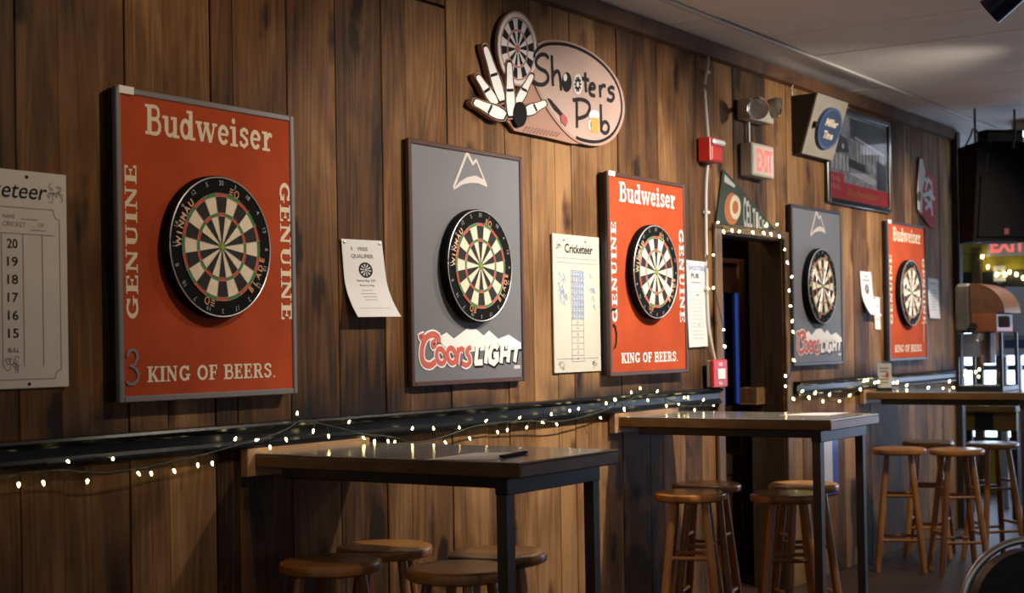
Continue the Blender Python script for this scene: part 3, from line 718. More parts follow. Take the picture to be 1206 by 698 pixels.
h = MB(); h.smooth = True; prof = [(cy0-.02, zb+.12)]+[(cy0-.02+(ym-cy0+.02)*(1-math.cos(a)), zb+.12+(zt_-zb-.12)*math.sin(a)) for a in [PI/2*i/10 for i in range(1, 11)]]+[(ym, zb+.12)]
n = len(prof); h.add([(cx0, a, b) for a, b in prof]+[(cx1, a, b) for a, b in prof], [tuple(range(n)), tuple(range(2*n-1, n-1, -1))]+[(i, (i+1)%n, n+(i+1)%n, n+i) for i in range(n)])
h.build('hood', M_COPPER, t, label='rounded copper hood')
MB().rbox(cx0-.004, cx1, cy0+.03, ym, zb, zb+.12, .008).build('chute', pmat('orange chute', (.20, .062, .025), .45, var=.2, vscale=7), t, label='orange lower housing')
MB().lathe([(.024, 0), (.024, .02), (.012, .02)], 16, (cx0-.004, ym-.02, zb+.04), (-1,0,0)).build('knob', M_BLACKMETAL, t)
MB().rbox(cx0-.006, cx0+.02, cy0-.05, cy0+.02, zb+.03, zb+.10, .006).build('crank_box', M_WFR, t)
MB().rbox(cx0+.1, cx0+.2, ym-.09, ym-.03, zb-.19, zb, .004).build('weight', pmat('dull weight', (.10, .095, .08), .6), t)
MB().rbox(cx0+.05, cx0+.30, cy1-.13, cy1-.03, zb-.15, zb-.004, .004).build('display', pmat('pale display', (.35, .38, .48), .4), t)

ct = thing('string_lights', (cx0+.2, cy1-.12, TZ+.06), 'tangle of small lights inside the copper hooded cabinet', 'string lights', 'strings of small warm lights')
cpts = [Vector(atX(1106+x_/5.37, 390+y_/5.37, cx0+.2)) for x_, y_ in ((125,275),(165,250),(165,275),(200,285),(232,255),(255,240),(250,285))]
MB().tube(cpts, .0025, 5).build('wire', M_WIRE, ct)
for p_ in cpts: u = MB(); u.smooth = True; u.lathe([(.001, -.008), (.0065, -.005), (.007, 0), (.005, .008), (.001, .012)], 8, p_, (0,0,-1), cap=False); u.build('bulb', M_BULB, ct)

# ================================================================== WALL THINGS
def hang(name, loc, label, cat, group=None): return thing(name, loc, label, cat, group)
# --- score cards
def score_common(x0, z0, lb, mat, name='score_card'):
    t = hang(name, (x0+.195, 0, z0), lb, 'score card', 'printed dart score cards')
    MB().rbox(x0, x0+.392, -.0115, -.0045, z0, z0+.60, .0015).build('card', mat, t); return t
x0, z0 = 2.408, 1.311; t = score_common(x0, z0, 'score card with printed numbers 20 to 15 cut off by the left edge', M_SCORE); y = -.0122
mb = MB(); put_text(mb, 'Cricketeer', x0+.172, z0+.523, .048, y, width=.305, align='c', bold=.006, shear=.25); mb.build('lettering', M_INK, t, label='dark italic lettering reading Cricketeer')
for i, n in enumerate((20,19,18,17,16,15)): put_text(MB(), str(n), x0+.205, z0+.385-.049*i, .026, y, align='c', bold=.015, width=.035).build('numeral', M_INK, t)
put_text(MB(), 'BULL', x0+.205, z0+.100, .012, y, align='c').build('lettering', M_INK, t)
mb = MB(); lw = .0022
for zz, a, b in ((.497, .03, .33), (.437, .05, .16), (.437, .265, .32), (.425, .03, .345)): mb.stroke([(x0+a, z0+zz), (x0+b, z0+zz)], lw, y)
fr = [(.345,.497),(.345,.485),(.352,.474),(.365,.47),(.365,.05),(.352,.046),(.345,.035),(.345,.025),(.047,.025),(.047,.035),(.04,.046),(.027,.05),(.027,.47),(.04,.474),(.047,.485),(.047,.497)]
mb.stroke([(x0+a, z0+b) for a, b in fr], lw, y, closed=True)
for a in (.17, .24, .305): mb.stroke([(x0+a, z0+.425), (x0+a, z0+.06)], lw, y)
put_text(mb, 'CRICKET', x0+.25, z0+.444, .014, y, align='r'); put_text(mb, '__ OF', x0+.27, z0+.447, .012, y)
put_text(mb, 'NAME', x0+.215, z0+.466, .011, y, align='r'); mb.stroke([(x0+.235, z0+.466), (x0+.29, z0+.466)], lw, y); mb.build('rules', M_INKGREY, t)
mb = MB(); rs = random.Random(5)
for (cx, cz, n) in ((.352, .545, 14), (.06, .545, 14), (.2, .065, 12)):
    for i in range(n):
        a = rs.uniform(0, 6.3); px, pz = x0+cx+rs.uniform(-.022, .022), z0+cz+rs.uniform(-.018, .018); r0 = rs.uniform(.004, .01)
        mb.stroke(arcpts(px, pz, r0, r0, math.degrees(a), math.degrees(a)+220, 6), .002, y)
mb.build('ornament', M_INKGREY, t)['kind'] = 'stuff'
mb = MB()
for a, b in ((.255, .583), (.255, .012), (.14, .583), (.14, .012)): mb.lathe([(.005, 0), (.004, .003), (.0005, .004)], 10, (x0+a, y, z0+b), (0,-1,0))
mb.build('screw', M_INK, t)
x0, z0 = 5.383, 1.283; t = score_common(x0, z0, 'narrow cream score card with blue marker scores between two backboards', M_SCORE2)
mb = MB(); put_text(mb, 'Cricketeer', x0+.215, z0+.522, .04, y, width=.235, align='c', bold=.02); mb.build('lettering', M_INK, t, label='dark lettering reading Cricketeer')
mb = MB(); gx0, gx1 = x0+.145, x0+.245
for i in range(16): mb.stroke([(gx0, z0+.445-.0265*i), (gx1, z0+.445-.0265*i)], .0025, y)
for a in (gx0, gx1): mb.stroke([(a, z0+.445), (a, z0+.445-.0265*15)], .0025, y)
mb.stroke([(x0+.02, z0+.497), (x0+.37, z0+.497)], .002, y); mb.stroke([(x0+.02, z0+.478), (x0+.37, z0+.478)], .0015, y); mb.stroke([(x0+.02, z0+.06), (x0+.37, z0+.06)], .002, y)
for i in range(8, 15): put_text(mb, str(20-(i-8)) if i < 14 else 'B', x0+.195, z0+.445-.0265*(i+1)+.006, .013, y, align='c')
mb.build('rules', M_INKGREY, t)
mb = MB()
for i in range(8):
    zc = z0+.432-.0265*i
    for j in range(5): px = gx0+.008+.021*j; mb.stroke([(px, zc-.01), (px+.016, zc+.01)], .006, y-.0006); mb.stroke([(px+.012, zc-.011), (px+.002, zc+.009)], .005, y-.0006)
rs = random.Random(11)
for i in range(22):
    side = rs.choice((.045, .075, .285, .31)); zc = z0+.43-rs.uniform(0, .17); px = x0+side+rs.uniform(-.015, .02)
    mb.stroke([(px, zc), (px+.014, zc+.016), (px+.022, zc-.008)], .003, y-.0006)
mb.build('marker_scores', pmat('blue marker', (.25, .36, .60), .7), t, label='blue marker tallies')['kind'] = 'stuff'
mb = MB()
for cx, cz in ((.06, .03), (.335, .035), (.05, .55)):
    for i in range(9): a = rs.uniform(0, 360); mb.stroke(arcpts(x0+cx+rs.uniform(-.02, .02), z0+cz+rs.uniform(-.012, .012), .007, .007, a, a+230, 6), .0022, y)
for a in (.09, .27): mb.lathe([(.005, 0), (.004, .003), (.0005, .004)], 10, (x0+a, y, z0+.575), (0,-1,0))
mb.build('ornament', M_INKGREY, t)['kind'] = 'stuff'

# --- paper flyers
def flyer(px, lb, curl, sway, lines, name='flyer', group='paper notices on the plank wall', y=-.008, mat=M_PAPER):
    """px: pixel corners tl, tr, bl, br on the wall; curl: how far the foot stands off; returns a mapper u,v -> point"""
    tl, tr, bl, br = [atY(x_, y_, y) for x_, y_ in px]
    def P(u, v, off=0):
        f = max(0, (.55-v)/.55); yy = y-curl*f*f-off
        top = tl.lerp(tr, u); bot = bl.lerp(br, u); p = bot.lerp(top, v); return (p.x, yy, p.z)
    t = hang(name, tuple(bl.lerp(br, .5)), lb, 'flyer', group)
    mb = MB(); mb.smooth = True; nu, nv = 4, 14; vs = [P(i/nu, j/nv) for j in range(nv+1) for i in range(nu+1)]
    back = [(a, b+.0008, c) for a, b, c in vs]; fs = [(j*(nu+1)+i, j*(nu+1)+i+1, (j+1)*(nu+1)+i+1, (j+1)*(nu+1)+i) for j in range(nv) for i in range(nu)]; k = len(vs)
    mb.add(vs+back, fs+[tuple(a+k for a in f[::-1]) for f in fs]); mb.build('sheet', mat, t)
    for (kind, mt, arg) in lines:
        mb = MB()
        if kind == 'bar':
            for (u0, u1, v0, v1) in arg:
                nb = 4; mb.add([P(u0+(u1-u0)*i/nb, v, .0009) for v in (v0, v1) for i in range(nb+1)], [(i, i+1, nb+2+i, nb+1+i) for i in range(nb)])
        elif kind == 'text':
            for s_, u, v, h_, w_ in arg:
                V, F, wd_, y0, y1 = text_geo(s_, .02); mb.add([P(u+a/wd_*w_, v+b/.73*h_, .0009) for a, b in V], F)
        elif kind == 'disc':
            u, v, ru, rv = arg
            for i in range(20):
                if i % 2: continue
                a0, a1 = 2*PI*i/20, 2*PI*(i+1)/20
                mb.add([P(u+ru*k_*math.cos(a_), v+rv*k_*math.sin(a_), .001) for k_ in (.12, .8) for a_ in (a0, a1)], [(0,1,3,2)])
            n_ = 24; mb.add([P(u+ru*k_*math.cos(2*PI*i/n_), v+rv*k_*math.sin(2*PI*i/n_), .001) for k_ in (.8, 1) for i in range(n_)], [(i, (i+1)%n_, n_+(i+1)%n_, n_+i) for i in range(n_)])
        mb.build('print', mt, t)
    for u in (.06, .93): MB().lathe([(.006, 0), (.005, .004), (.0005, .006)], 10, P(u, .96, .0006), (0,-1,0)).build('push_pin', M_STEEL, t)
    return t
flyer(((402,281),(449.5,283.5),(409,373.5),(460,373)), 'white curling flyer with a printed dartboard between the nearest two backboards', .05, 0, [
    ('text', M_INKGREY, [('A', .2, .86, .05, .05), ('FREE', .38, .86, .045, .24), ('QUALIFIER', .2, .765, .05, .54)]), ('disc', M_INK, (.52, .61, .165, .10)),
    ('text', M_INKGREY, [('Saturday 5/3', .28, .46, .03, .44), ('Shooters Pub', .33, .40, .024, .34)]),
    ('bar', M_INKGREY, [(.35, .6, .345, .35), (.3, .65, .30, .306), (.34, .66, .26, .267), (.36, .64, .22, .226), (.15, .85, .11, .114)])])
flyer(((808.5,306),(831.5,308.5),(811,409),(833,407.5)), 'white tournament sheet headed in blue beside the middle red backboard', .004, 0, [
    ('text', M_INKBLUE, [('SHOOTERS', .08, .89, .055, .84)]), ('text', M_INK, [('PUB', .2, .80, .055, .4)]), ('bar', M_INKRED, [(.2, .7, .745, .755)]),
    ('bar', M_INKGREY, [(.2, .8, .68-.045*i, .684-.045*i) for i in range(14)]+[(.45, .6, .60, .615), (.5, .62, .25, .262)])])
flyer(((1012.5,319),(1026,320.5),(1017,370.5),(1030,372)), 'small curling white flyer between the two farthest backboards', .05, 0, [
    ('text', M_INKGREY, [('FREE', .35, .87, .045, .3), ('QUALIFIER', .2, .78, .05, .6)]), ('disc', M_INK, (.5, .6, .18, .11)), ('bar', M_INKGREY, [(.3, .7, .4-.05*i, .41-.05*i) for i in range(5)])])
flyer(((1029,349),(1036,350),(1030.5,387.5),(1037,388)), 'narrow strip of paper under the small curling flyer', .003, 0, [('bar', M_INKGREY, [(.3, .7, .7, .74), (.3, .7, .5, .53), (.4, .65, .3, .33)])], y=-.0062)
flyer(((1092.5,327),(1105,329),(1094,374.5),(1106,375)), 'small white notice right of the farthest red backboard', .01, 0, [
    ('text', M_INKGREY, [('DARTS', .2, .85, .06, .6)]), ('bar', M_INKGREY, [(.2, .8, .7-.07*i, .715-.07*i) for i in range(8)])])
a, b = atY(958, 506), atY(986, 580)
t = hang('wall_banner', ((a.x+b.x)/2, 0, b.z), 'blue bordered white banner on the wall seen between middle table legs', 'banner')
MB().rbox(a.x, b.x, -.012, -.005, b.z, a.z+.03, .002).build('panel', pmat('banner blue', (.035, .07, .33), .4), t)
MB().box(a.x+.10, b.x-.10, -.0135, -.0122, b.z+.02, a.z+.02).build('print', pmat('banner white', (.62, .66, .75), .5), t)

# --- Shooters Pub sign
SY = -.034
def s1(x, y, Y=SY): p = atY(540+x/3.876, y/3.876, Y); return (p.x, p.z)
def s2(x, y, Y=SY): p = atY(620+x/4.985, 40+y/4.985, Y); return (p.x, p.z)
c = s1(430, 640); sign = hang('pub_sign', (c[0], 0, c[1]), 'shaped pink wooden pub sign with dartboard, bowling pins and oval high on the wall', 'sign')
M_PINK = pmat('sign pink', (.46, .32, .27), .5, var=.07, vscale=6); M_TAN = pmat('sign tan', (.36, .185, .125), .5, var=.1, vscale=6); M_SGREY = pmat('sign charcoal', (.026, .025, .029), .8, spec=.1); M_RIMP = pmat('sign rim', (.43, .27, .22), .5)
oval = [(330,250),(365,195),(430,181),(510,192),(600,232),(680,298),(735,380),(758,470),(752,550),(715,625),(655,662),(585,660),(520,632),(450,560),(390,470),(345,370)]
def smooth_closed(pts, n=4):
    out = []; k = len(pts)
    for i in range(k):
        p0, p1, p2, p3 = (Vector(pts[(i+j) % k]) for j in (-1, 0, 1, 2))
        for q in range(n):
            t_ = q/n; out.append(tuple(.5*((2*p1)+(p2-p0)*t_+(2*p0-5*p1+4*p2-p3)*t_*t_+(3*p1-p0-3*p2+p3)*t_**3)))
    return out
ovs = smooth_closed(oval)
MB().poly([s1(*p) for p in [(355,250),(300,430),(218,540),(262,596),(420,628),(530,655),(620,655),(640,400)]], SY+.006, .012).build('backing_board', M_TAN, sign)
MB().poly([s1(*p) for p in ovs], SY, .016).build('oval_board', M_RIMP, sign)
cx, cy = 548, 422
MB().poly([s1(cx+(p[0]-cx)*.95, cy+(p[1]-cy)*.95, SY-.001) for p in ovs], SY-.001).build('oval_face', M_PINK, sign)
inner = [s1(cx+(p[0]-cx)*.935, cy+(p[1]-cy)*.925, SY-.002) for p in ovs]
k0 = len(ovs)*12//16
MB().stroke(inner[:k0+1] if False else inner[0:k0]+[], .014, SY-.002).build('oval_line', M_INK, sign)
def disc_emblem(cxy, rx, ry, rot=0):
    def ep(r, a, Y): x_ = rx*r*math.cos(a); y_ = ry*r*math.sin(a); return s1(cxy[0]+x_*math.cos(rot)-y_*math.sin(rot), cxy[1]+x_*math.sin(rot)+y_*math.cos(rot), Y)
    e_ = MB().poly([ep(1, 2*PI*i/36, SY-.0) for i in range(36)], SY-.0, .014).build('dartboard_emblem', M_RIMP, sign)
    MB().poly([ep(.95, 2*PI*i/36, SY-.0012) for i in range(36)], SY-.0012).build('emblem_face', M_PAPER, e_)
    bk = MB(); rd = MB()
    for i in range(20):
        a0, a1 = 2*PI*(i-.5)/20, 2*PI*(i+.5)/20
        if i % 2 == 0:
            for r0, r1 in ((.14, .46), (.53, .80)): bk.add([(*(lambda q: (q[0], SY-.002, q[1]))(ep(r_, a_, SY-.002)),) for r_, a_ in ((r0, a0), (r0, a1), (r1, a1), (r1, a0))], [(0,1,2,3)])
        for r0, r1 in ((.47, .52), (.81, .85)):
            (rd if i % 2 == 0 else rd).add([(*(lambda q: (q[0], SY-.002, q[1]))(ep(r_, a_, SY-.002)),) for r_, a_ in ((r0, a0), (r0, a1), (r1, a1), (r1, a0))], [(0,1,2,3)])
    rd.add([(*(lambda q: (q[0], SY-.0025, q[1]))(ep(.12, 2*PI*i/16, SY-.0025)),) for i in range(16)], [tuple(range(16))])
    bk.build('emblem_sectors', M_INK, e_); rd.build('emblem_rings', pmat('emblem red', (.42, .14, .11), .6), e_)['kind'] = 'stuff'
disc_emblem((270, 222), 92, 172, -.08)
def pin(p, q, w, k=0):
    P, Q = Vector(p), Vector(q); d = (Q-P); L_ = d.length; d.normalize(); n_ = Vector((-d.y, d.x))
    prof = [(0, .3), (.03, .5), (.1, .62), (.2, .64), (.3, .68), (.45, .82), (.62, .98), (.75, 1), (.9, .85), (1, .6)]
    def out(g, f0=0): return [P+d*(L_*t_*(1+2*g)-g*L_)+n_*(w/2*r_*(1+g*5)) for t_, r_ in prof]+[P+d*(L_*t_*(1+2*g)-g*L_)-n_*(w/2*r_*(1+g*5)) for t_, r_ in reversed(prof)]
    yb = SY-.003-k*.004
    e_ = MB().poly([s1(*v, yb) for v in out(.07)], yb, .022+k*.004).build('bowling_pin', M_TAN, sign)
    MB().poly([s1(*v, yb-.001) for v in out(.045)], yb-.001).build('pin_outline', M_INK, e_)
    MB().poly([s1(*v, yb-.002) for v in out(0)], yb-.002).build('pin_face', M_WHITE, e_)
    a_ = P+d*L_*.52; MB().stroke([s1(*(a_+n_*w*.4), yb-.003), s1(*(a_-n_*w*.4), yb-.003)], .012, yb-.003).build('pin_band', M_INK, e_)
pin((122,214),(200,458),40); pin((86,345),(172,474),38); pin((232,285),(240,528),38, 1); pin((337,340),(268,474),36); pin((400,468),(306,512),46); pin((72,463),(212,530),52, 1)
MB().poly([s1(*p, SY-.012) for p in ell(282,522,31,58)], SY-.012, .026).build('bowling_ball', pmat('ball black', (.010, .009, .010), .7, spec=.1), sign)
mb = MB()
for i in range(11): x_ = 300+i*15; mb.stroke([s1(x_, 600+i*2.2), s1(x_+18, 575+i*3.0)], .008, SY+.004)
mb.build('hatching', pmat('sign brown', (.22, .11, .08), .6), sign)
lt = MB(); Yl = SY-.003; W_ = .0175
for st in ([(132,142),(112,122),(85,122),(60,145),(58,178),(80,203),(112,220),(128,245),(125,275),(100,296),(65,294),(42,276)], [(150,125),(153,215),(157,305)], [(156,250),(172,222),(188,222),(198,250),(205,332)],
           [(346,225),(348,290),(352,342)], [(326,262),(368,270)], [(372,322),(400,318),(398,298),(384,292),(373,308),(371,335),(382,358),(404,362)],
           [(432,298),(435,372)], [(435,325),(448,303),(466,306)], [(517,322),(500,312),(484,325),(490,343),(508,352),(513,374),(497,392),(474,382)],
           [(296,390),(298,550)], [(274,388),(320,384),(360,400),(373,435),(355,475),(325,490),(298,496)], [(437,412),(441,575)], [(441,548),(452,520),(470,518),(484,540),(480,570),(462,582),(444,570)]):
    lt.stroke([s2(p.x, p.y, Yl) for p in smooth_open2(st)], W_, Yl)
lt.build('lettering', M_SGREY, sign, label='charcoal hand lettering reading Shooters Pub')
MB().poly([s2(*p, Yl) for p in ell(238,282,28,58)], Yl).build('letter_ball', M_INK, sign); MB().poly([s2(*p, Yl-.001) for p in ell(228,255,11,22)], Yl-.001).build('ball_shine', M_PAPER, sign)
MB().poly([s2(*p, Yl) for p in ell(302,295,27,60)], Yl).build('letter_dartboard', M_PAPER, sign)
mb = MB()
for i in range(10): a = 2*PI*i/10; mb.stroke([s2(302+8*math.cos(a), 295+17*math.sin(a), Yl-.001), s2(302+20*math.cos(a), 295+45*math.sin(a), Yl-.001)], .010, Yl-.001)
mb.build('letter_spokes', M_INK, sign)
MB().poly([s2(*p, Yl) for p in ((380,480),(424,485),(420,582),(382,576))], Yl).build('beer_mug', pmat('beer gold', (.55, .32, .05), .5), sign, label='golden beer mug in the lettering')
MB().poly([s2(*p, Yl-.001) for p in ((372,495),(368,470),(380,452),(400,446),(420,455),(428,475),(424,495),(400,490))], Yl-.001).build('beer_foam', M_WHITE, sign)
MB().stroke([s2(*p, Yl) for p in ((380,505),(368,515),(368,548),(380,560))], .008, Yl).build('mug_handle', M_WHITE, sign)
mb = MB().poly([s2(*p, Yl-.001) for p in ((122,376),(142,382),(215,468),(205,484),(165,445))], Yl-.001); mb.build('dart_barrel', M_SGREY, sign)
MB().poly([s2(*p, Yl-.0015) for p in ((200,482),(215,466),(238,490),(243,512),(232,545),(222,530),(205,520))], Yl-.0015).build('dart_flight', pmat('flight red', (.38, .06, .06), .5), sign)

# --- conduit, strobe, pull station
def wpath(pts, Y): return [tuple(atY(x, y, Y)) for x, y in pts]
def smooth_open(P, n=5):
    P = [Vector(p) for p in P]; out = []
    for i in range(len(P)-1):
        p0 = P[max(i-1,0)]; p1 = P[i]; p2 = P[i+1]; p3 = P[min(i+2, len(P)-1)]
        for q in range(n):
            t_ = q/n; out.append(.5*((2*p1)+(p2-p0)*t_+(2*p0-5*p1+4*p2-p3)*t_*t_+(3*p1-p0-3*p2+p3)*t_**3))
    return out+[P[-1]]
t = hang('wall_conduit', tuple(atY(843, 425)), 'thin white conduit running down the wall past the red strobe', 'conduit')
mb = MB(); mb.smooth = True; mb.tube(smooth_open(wpath([(834,52),(833.5,75),(830,100),(832,135),(834,162)], -.018)), .008); mb.build('upper_run', M_CONDUIT, t)
mb = MB(); mb.smooth = True; mb.tube(smooth_open(wpath([(834,190),(831.5,225),(832,300),(834,375),(838,405),(842,424)], -.018)), .008); mb.build('lower_run', M_CONDUIT, t)
for px, py in ((833,85),(832.5,250),(832.5,340)):
    p = atY(px, py, -.018); MB().rbox(p.x-.018, p.x+.018, -.028, -.004, p.z-.008, p.z+.008, .002).build('clip', M_CONDUIT, t)
a = atY(836.5, 163, -.075); b = atY(851, 192, -.075)
t = hang('fire_strobe', ((a.x+b.x)/2, 0, b.z), 'red fire alarm strobe box with clear lens on the conduit', 'alarm')
MB().rbox(a.x, b.x, -.075, -.005, b.z, a.z+.01, .004).build('body', M_ALARM, t); MB().rbox(a.x+.012, b.x-.012, -.08, -.074, b.z+.006, a.z-.034, .003).build('grille', M_ALARM, t)
MB().rbox(a.x+.012, b.x+.012, -.092, -.07, a.z-.026, a.z+.002, .008).build('lens', M_LENS, t)
a = atY(838, 424, -.05); b = atY(853.5, 455, -.05)
t = hang('fire_pull_station', ((a.x+b.x)/2, 0, b.z), 'small red pull station on a grey back box left of the doorway', 'alarm')
MB().rbox(a.x-.01, b.x-.005, -.045, -.024, b.z, a.z, .004).build('back_box', pmat('grey box', (.22, .20, .17), .5), t)
MB().rbox(a.x-.012, b.x, -.068, -.046, b.z-.002, a.z+.002, .004).build('face', M_ALARM, t)
MB().rbox(a.x+.03, b.x-.035, -.073, -.067, b.z+.04, a.z-.045, .002).build('handle', M_WHITE, t)
mb = MB(); put_text(mb, 'FIRE', (a.x+b.x)/2-.006, a.z-.03, .017, -.0686, align='c', bold=.02); mb.build('lettering', M_WHITE, t); mb = MB(); put_text(mb, 'PULL', (a.x+b.x)/2-.006, b.z+.014, .015, -.0686, align='c', bold=.02); mb.build('lettering', M_WHITE, t)

# --- emergency light and exit sign
a = atY(884, 118, -.085); b = atY(911.5, 144, -.085); ex0, ex1, ez0, ez1 = a.x, b.x, b.z-.012, a.z+.012
t = hang('emergency_light', ((ex0+ex1)/2, 0, ez0), 'beige emergency light with two round lamp heads above the exit sign', 'emergency light')
MB().rbox(ex0, ex1, -.085, -.004, ez0, ez1, .006).build('housing', M_BEIGE, t)
for (cx, cy, dirv, Y) in ((892.5, 127.5, Vector((-.80, -.58, -.10)), -.165), (916.5, 127, Vector((.62, -.75, -.1)), -.11)):
    c = Vector(atY(cx, cy, Y)); dv = dirv.normalized()
    hd = MB(); hd.smooth = True; hd.lathe([(.02, -.075), (.04, -.06), (.055, -.02), (.058, 0), (.053, .004)], 28, c, dv, cap=False); hb = hd.build('lamp_head', M_BEIGE, t)
    mb = MB(); mb.smooth = True; mb.lathe([(.052, .004), (.046, -.004), (.03, -.014), (.014, -.018), (.012, -.006), (.001, -.004)], 28, c, dv, cap=False); mb.build('lens', M_LENS, hb)
    mb = MB(); mb.lathe([(.053, .003), (.058, .006), (.058, -.002), (.053, 0)], 28, c, dv, cap=False); mb.build('bezel', M_CHROME, hb)
    MB().tube([c-dv*.07, (min(max(c.x, ex0+.03), ex1-.01), -.07, ez0+.07)], .012).build('arm', M_BEIGE, t)
a = atY(885.5, 170, -.075); b = atY(912, 212, -.075); sx0, sx1, sz0, sz1 = a.x, b.x, b.z+.005, a.z+.014
t = hang('exit_sign', ((sx0+sx1)/2, 0, sz0), 'beige exit sign with red letters over the doorway pennant', 'sign')
MB().rbox(sx0, sx1, -.075, -.004, sz0, sz1, .005).build('housing', M_BEIGE, t); MB().box(sx0+.012, sx1-.012, -.0765, -.0745, sz0+.012, sz1-.012).build('face', pmat('exit face', (.62, .55, .50), .5), t)
mb = MB(); put_text(mb, 'EXIT', (sx0+sx1)/2+.015, sz0+.03, sz1-sz0-.055, -.078, width=.20, align='c', bold=.03); mb.build('lettering', M_EXITRED, t, label='red letters reading EXIT')
MB().tube([((ex0+ex1)/2-.04, -.02, ez0-.002), ((ex0+ex1)/2-.04, -.02, sz1+.002)], .009).build('link_conduit', M_CONDUIT, t)

# --- green pennant over the doorway
PY = -.012
def w(x, y, Y=PY): p = atY(x, y, Y); return (p.x, p.z)
t = hang('green_pennant', (7.3, 0, 2.02), 'green triangular team pennant hung over the doorway', 'pennant', None)
M_PGREEN = pmat('pennant green', (.022, .038, .028), .85, var=.2)
MB().poly([w(851.5,199), w(856,203), w(919,276.5), w(843.5,264.5)], PY, .005).build('cloth', M_PGREEN, t)
MB().poly([w(853.5,205,PY-.001), w(866,218,PY-.001), w(865,221,PY-.001), w(853,214,PY-.001)], PY-.001).build('patch', pmat('pennant grey', (.42, .42, .40), .8), t)
MB().poly([w(*p) for p in ell(862,246,9,19)], PY-.001).build('ball_print', pmat('ball orange', (.36, .12, .035), .8), t)
MB().stroke([w(*p, PY-.002) for p in ell(866,244,5,11)], .03, PY-.002, closed=True).build('ring_print', pmat('pennant cream', (.55, .50, .36), .8), t)
mb = MB(); wd7 = 'CELTICS'
for i, c in enumerate(wd7):
    x_ = 876+i*3.6; zt_ = 231+i*4.5; lo = 267.0+i*.60; p0 = w(x_, lo, PY-.001); p1 = w(x_+3.0, lo+.5, PY-.001); tp = w(x_, zt_, PY-.001)
    put_text(mb, c, p0[0], p0[1], tp[1]-p0[1], PY-.001, width=p1[0]-p0[0], bold=.03)
mb.build('lettering', pmat('pennant grey', (.42, .42, .40), .8), t, label='grey tapering letters reading CELTICS')
MB().stroke([w(*p, PY-.001) for p in ell(903,266,1.6,4)], .012, PY-.001, closed=True).build('dot_print', pmat('pennant grey', (.42, .42, .40), .8), t)
# --- red pennant
t = hang('red_pennant', (10.4, 0, 2.2), 'red and white pennant hung high beside the black speaker', 'pennant')
MB().poly([w(1083,186), w(1087,185), w(1091,200), w(1102,212), w(1104,235), w(1101,269), w(1094,266), w(1088,256), w(1083,252), w(1081,240), w(1080,225)], PY, .005).build('cloth', pmat('pennant red', (.40, .03, .025), .8, var=.15), t)
M_PW = pmat('pennant white', (.60, .57, .53), .8)
mb = MB().poly([w(1083,187,PY-.001), w(1086.5,187,PY-.001), w(1090,203,PY-.001), w(1087,222,PY-.001), w(1086,252,PY-.001), w(1081,246,PY-.001), w(1080,226,PY-.001)], PY-.001); mb.build('white_field', M_PW, t)
mb = MB()
for st in ([(1088,208),(1092,215),(1090,224)], [(1092,210),(1097,216),(1098,228),(1094,224)], [(1087,230),(1094,228),(1101,235)], [(1089,234),(1096,240),(1090,246)], [(1096,226),(1098,254)], [(1092,238),(1098,246)]): mb.stroke([w(*p, PY-.002) for p in st], .03, PY-.002)
mb.build('lettering', M_PW, t, label='worn white lettering')
MB().poly([w(*p, PY-.002) for p in ell(1082.5,231,2.2,6)], PY-.002).build('badge', pmat('badge green', (.06, .09, .03), .8), t)

# --- beige wedge speaker with blue oval
X0, X1 = 8.0, 8.47
t = hang('wedge_speaker', (8.23, 0, 2.477), 'beige fronted wedge speaker with blue oval badge mounted under the ceiling', 'speaker')
zt_, zb_ = 2.812, 2.477; yt, yb_ = -.165, -.062
sb = MB().add([(X0,-.004,zb_),(X0,yb_+.012,zb_),(X0,yt+.012,zt_),(X0,-.004,zt_),(X1,-.004,zb_),(X1,yb_+.012,zb_),(X1,yt+.012,zt_),(X1,-.004,zt_)], [(0,1,2,3),(7,6,5,4),(0,4,5,1),(1,5,6,2),(2,6,7,3),(3,7,4,0)])
sb.build('cabinet', pmat('speaker side', (.022, .021, .02), .6), t)
fr = MB().add([(X0,yb_,zb_),(X1,yb_,zb_),(X1,yt,zt_),(X0,yt,zt_),(X0,yb_+.012,zb_),(X1,yb_+.012,zb_),(X1,yt+.012,zt_),(X0,yt+.012,zt_)], [(0,1,2,3),(7,6,5,4),(0,4,5,1),(1,5,6,2),(2,6,7,3),(3,7,4,0)])
fr.build('grille', pmat('beige grille cloth', (.27, .24, .195), .85, bump=.4, bscale=300, var=.08), t)
fc = Vector(((X0+X1)/2+.02, (yt+yb_)/2, (zt_+zb_)/2)); fu = Vector((0, yt-yb_, zt_-zb_)).normalized(); fx = Vector((1,0,0)); fn = fx.cross(fu)*1.0
if fn.y > 0: fn = -fn
def fpt(a, b, o): return fc+fx*a+fu*b+fn*o
def foval(r1, r2, o0, o1):
    n = 36; vs = [fpt(r1*math.cos(2*PI*i/n), r2*math.sin(2*PI*i/n), o_) for o_ in (o0, o1) for i in range(n)]
    return MB().add(vs, [tuple(range(n)), tuple(range(n, 2*n))]+[(i, (i+1)%n, n+(i+1)%n, n+i) for i in range(n)])
bd = foval(.165, .122, 0, .022).build('badge', pmat('badge rim blue', (.03, .055, .14), .4), t, label='thick blue oval badge')
foval(.145, .106, .022, .0235).build('badge_face', pmat('badge navy', (.012, .022, .06), .5), bd)
mb = MB()
for s_, a, b, h_, w_ in (('Miller', 0, .012, .045, .19), ('Time', -.01, -.06, .045, .14)):
    V, F, wd_, y0, y1 = text_geo(s_, .03, .2); mb.add([fpt(a-w_/2+x_/wd_*w_, b+z_/.73*h_, .0245) for x_, z_ in V], F)
mb.build('badge_lettering', pmat('badge cream', (.62, .52, .38), .6), bd)
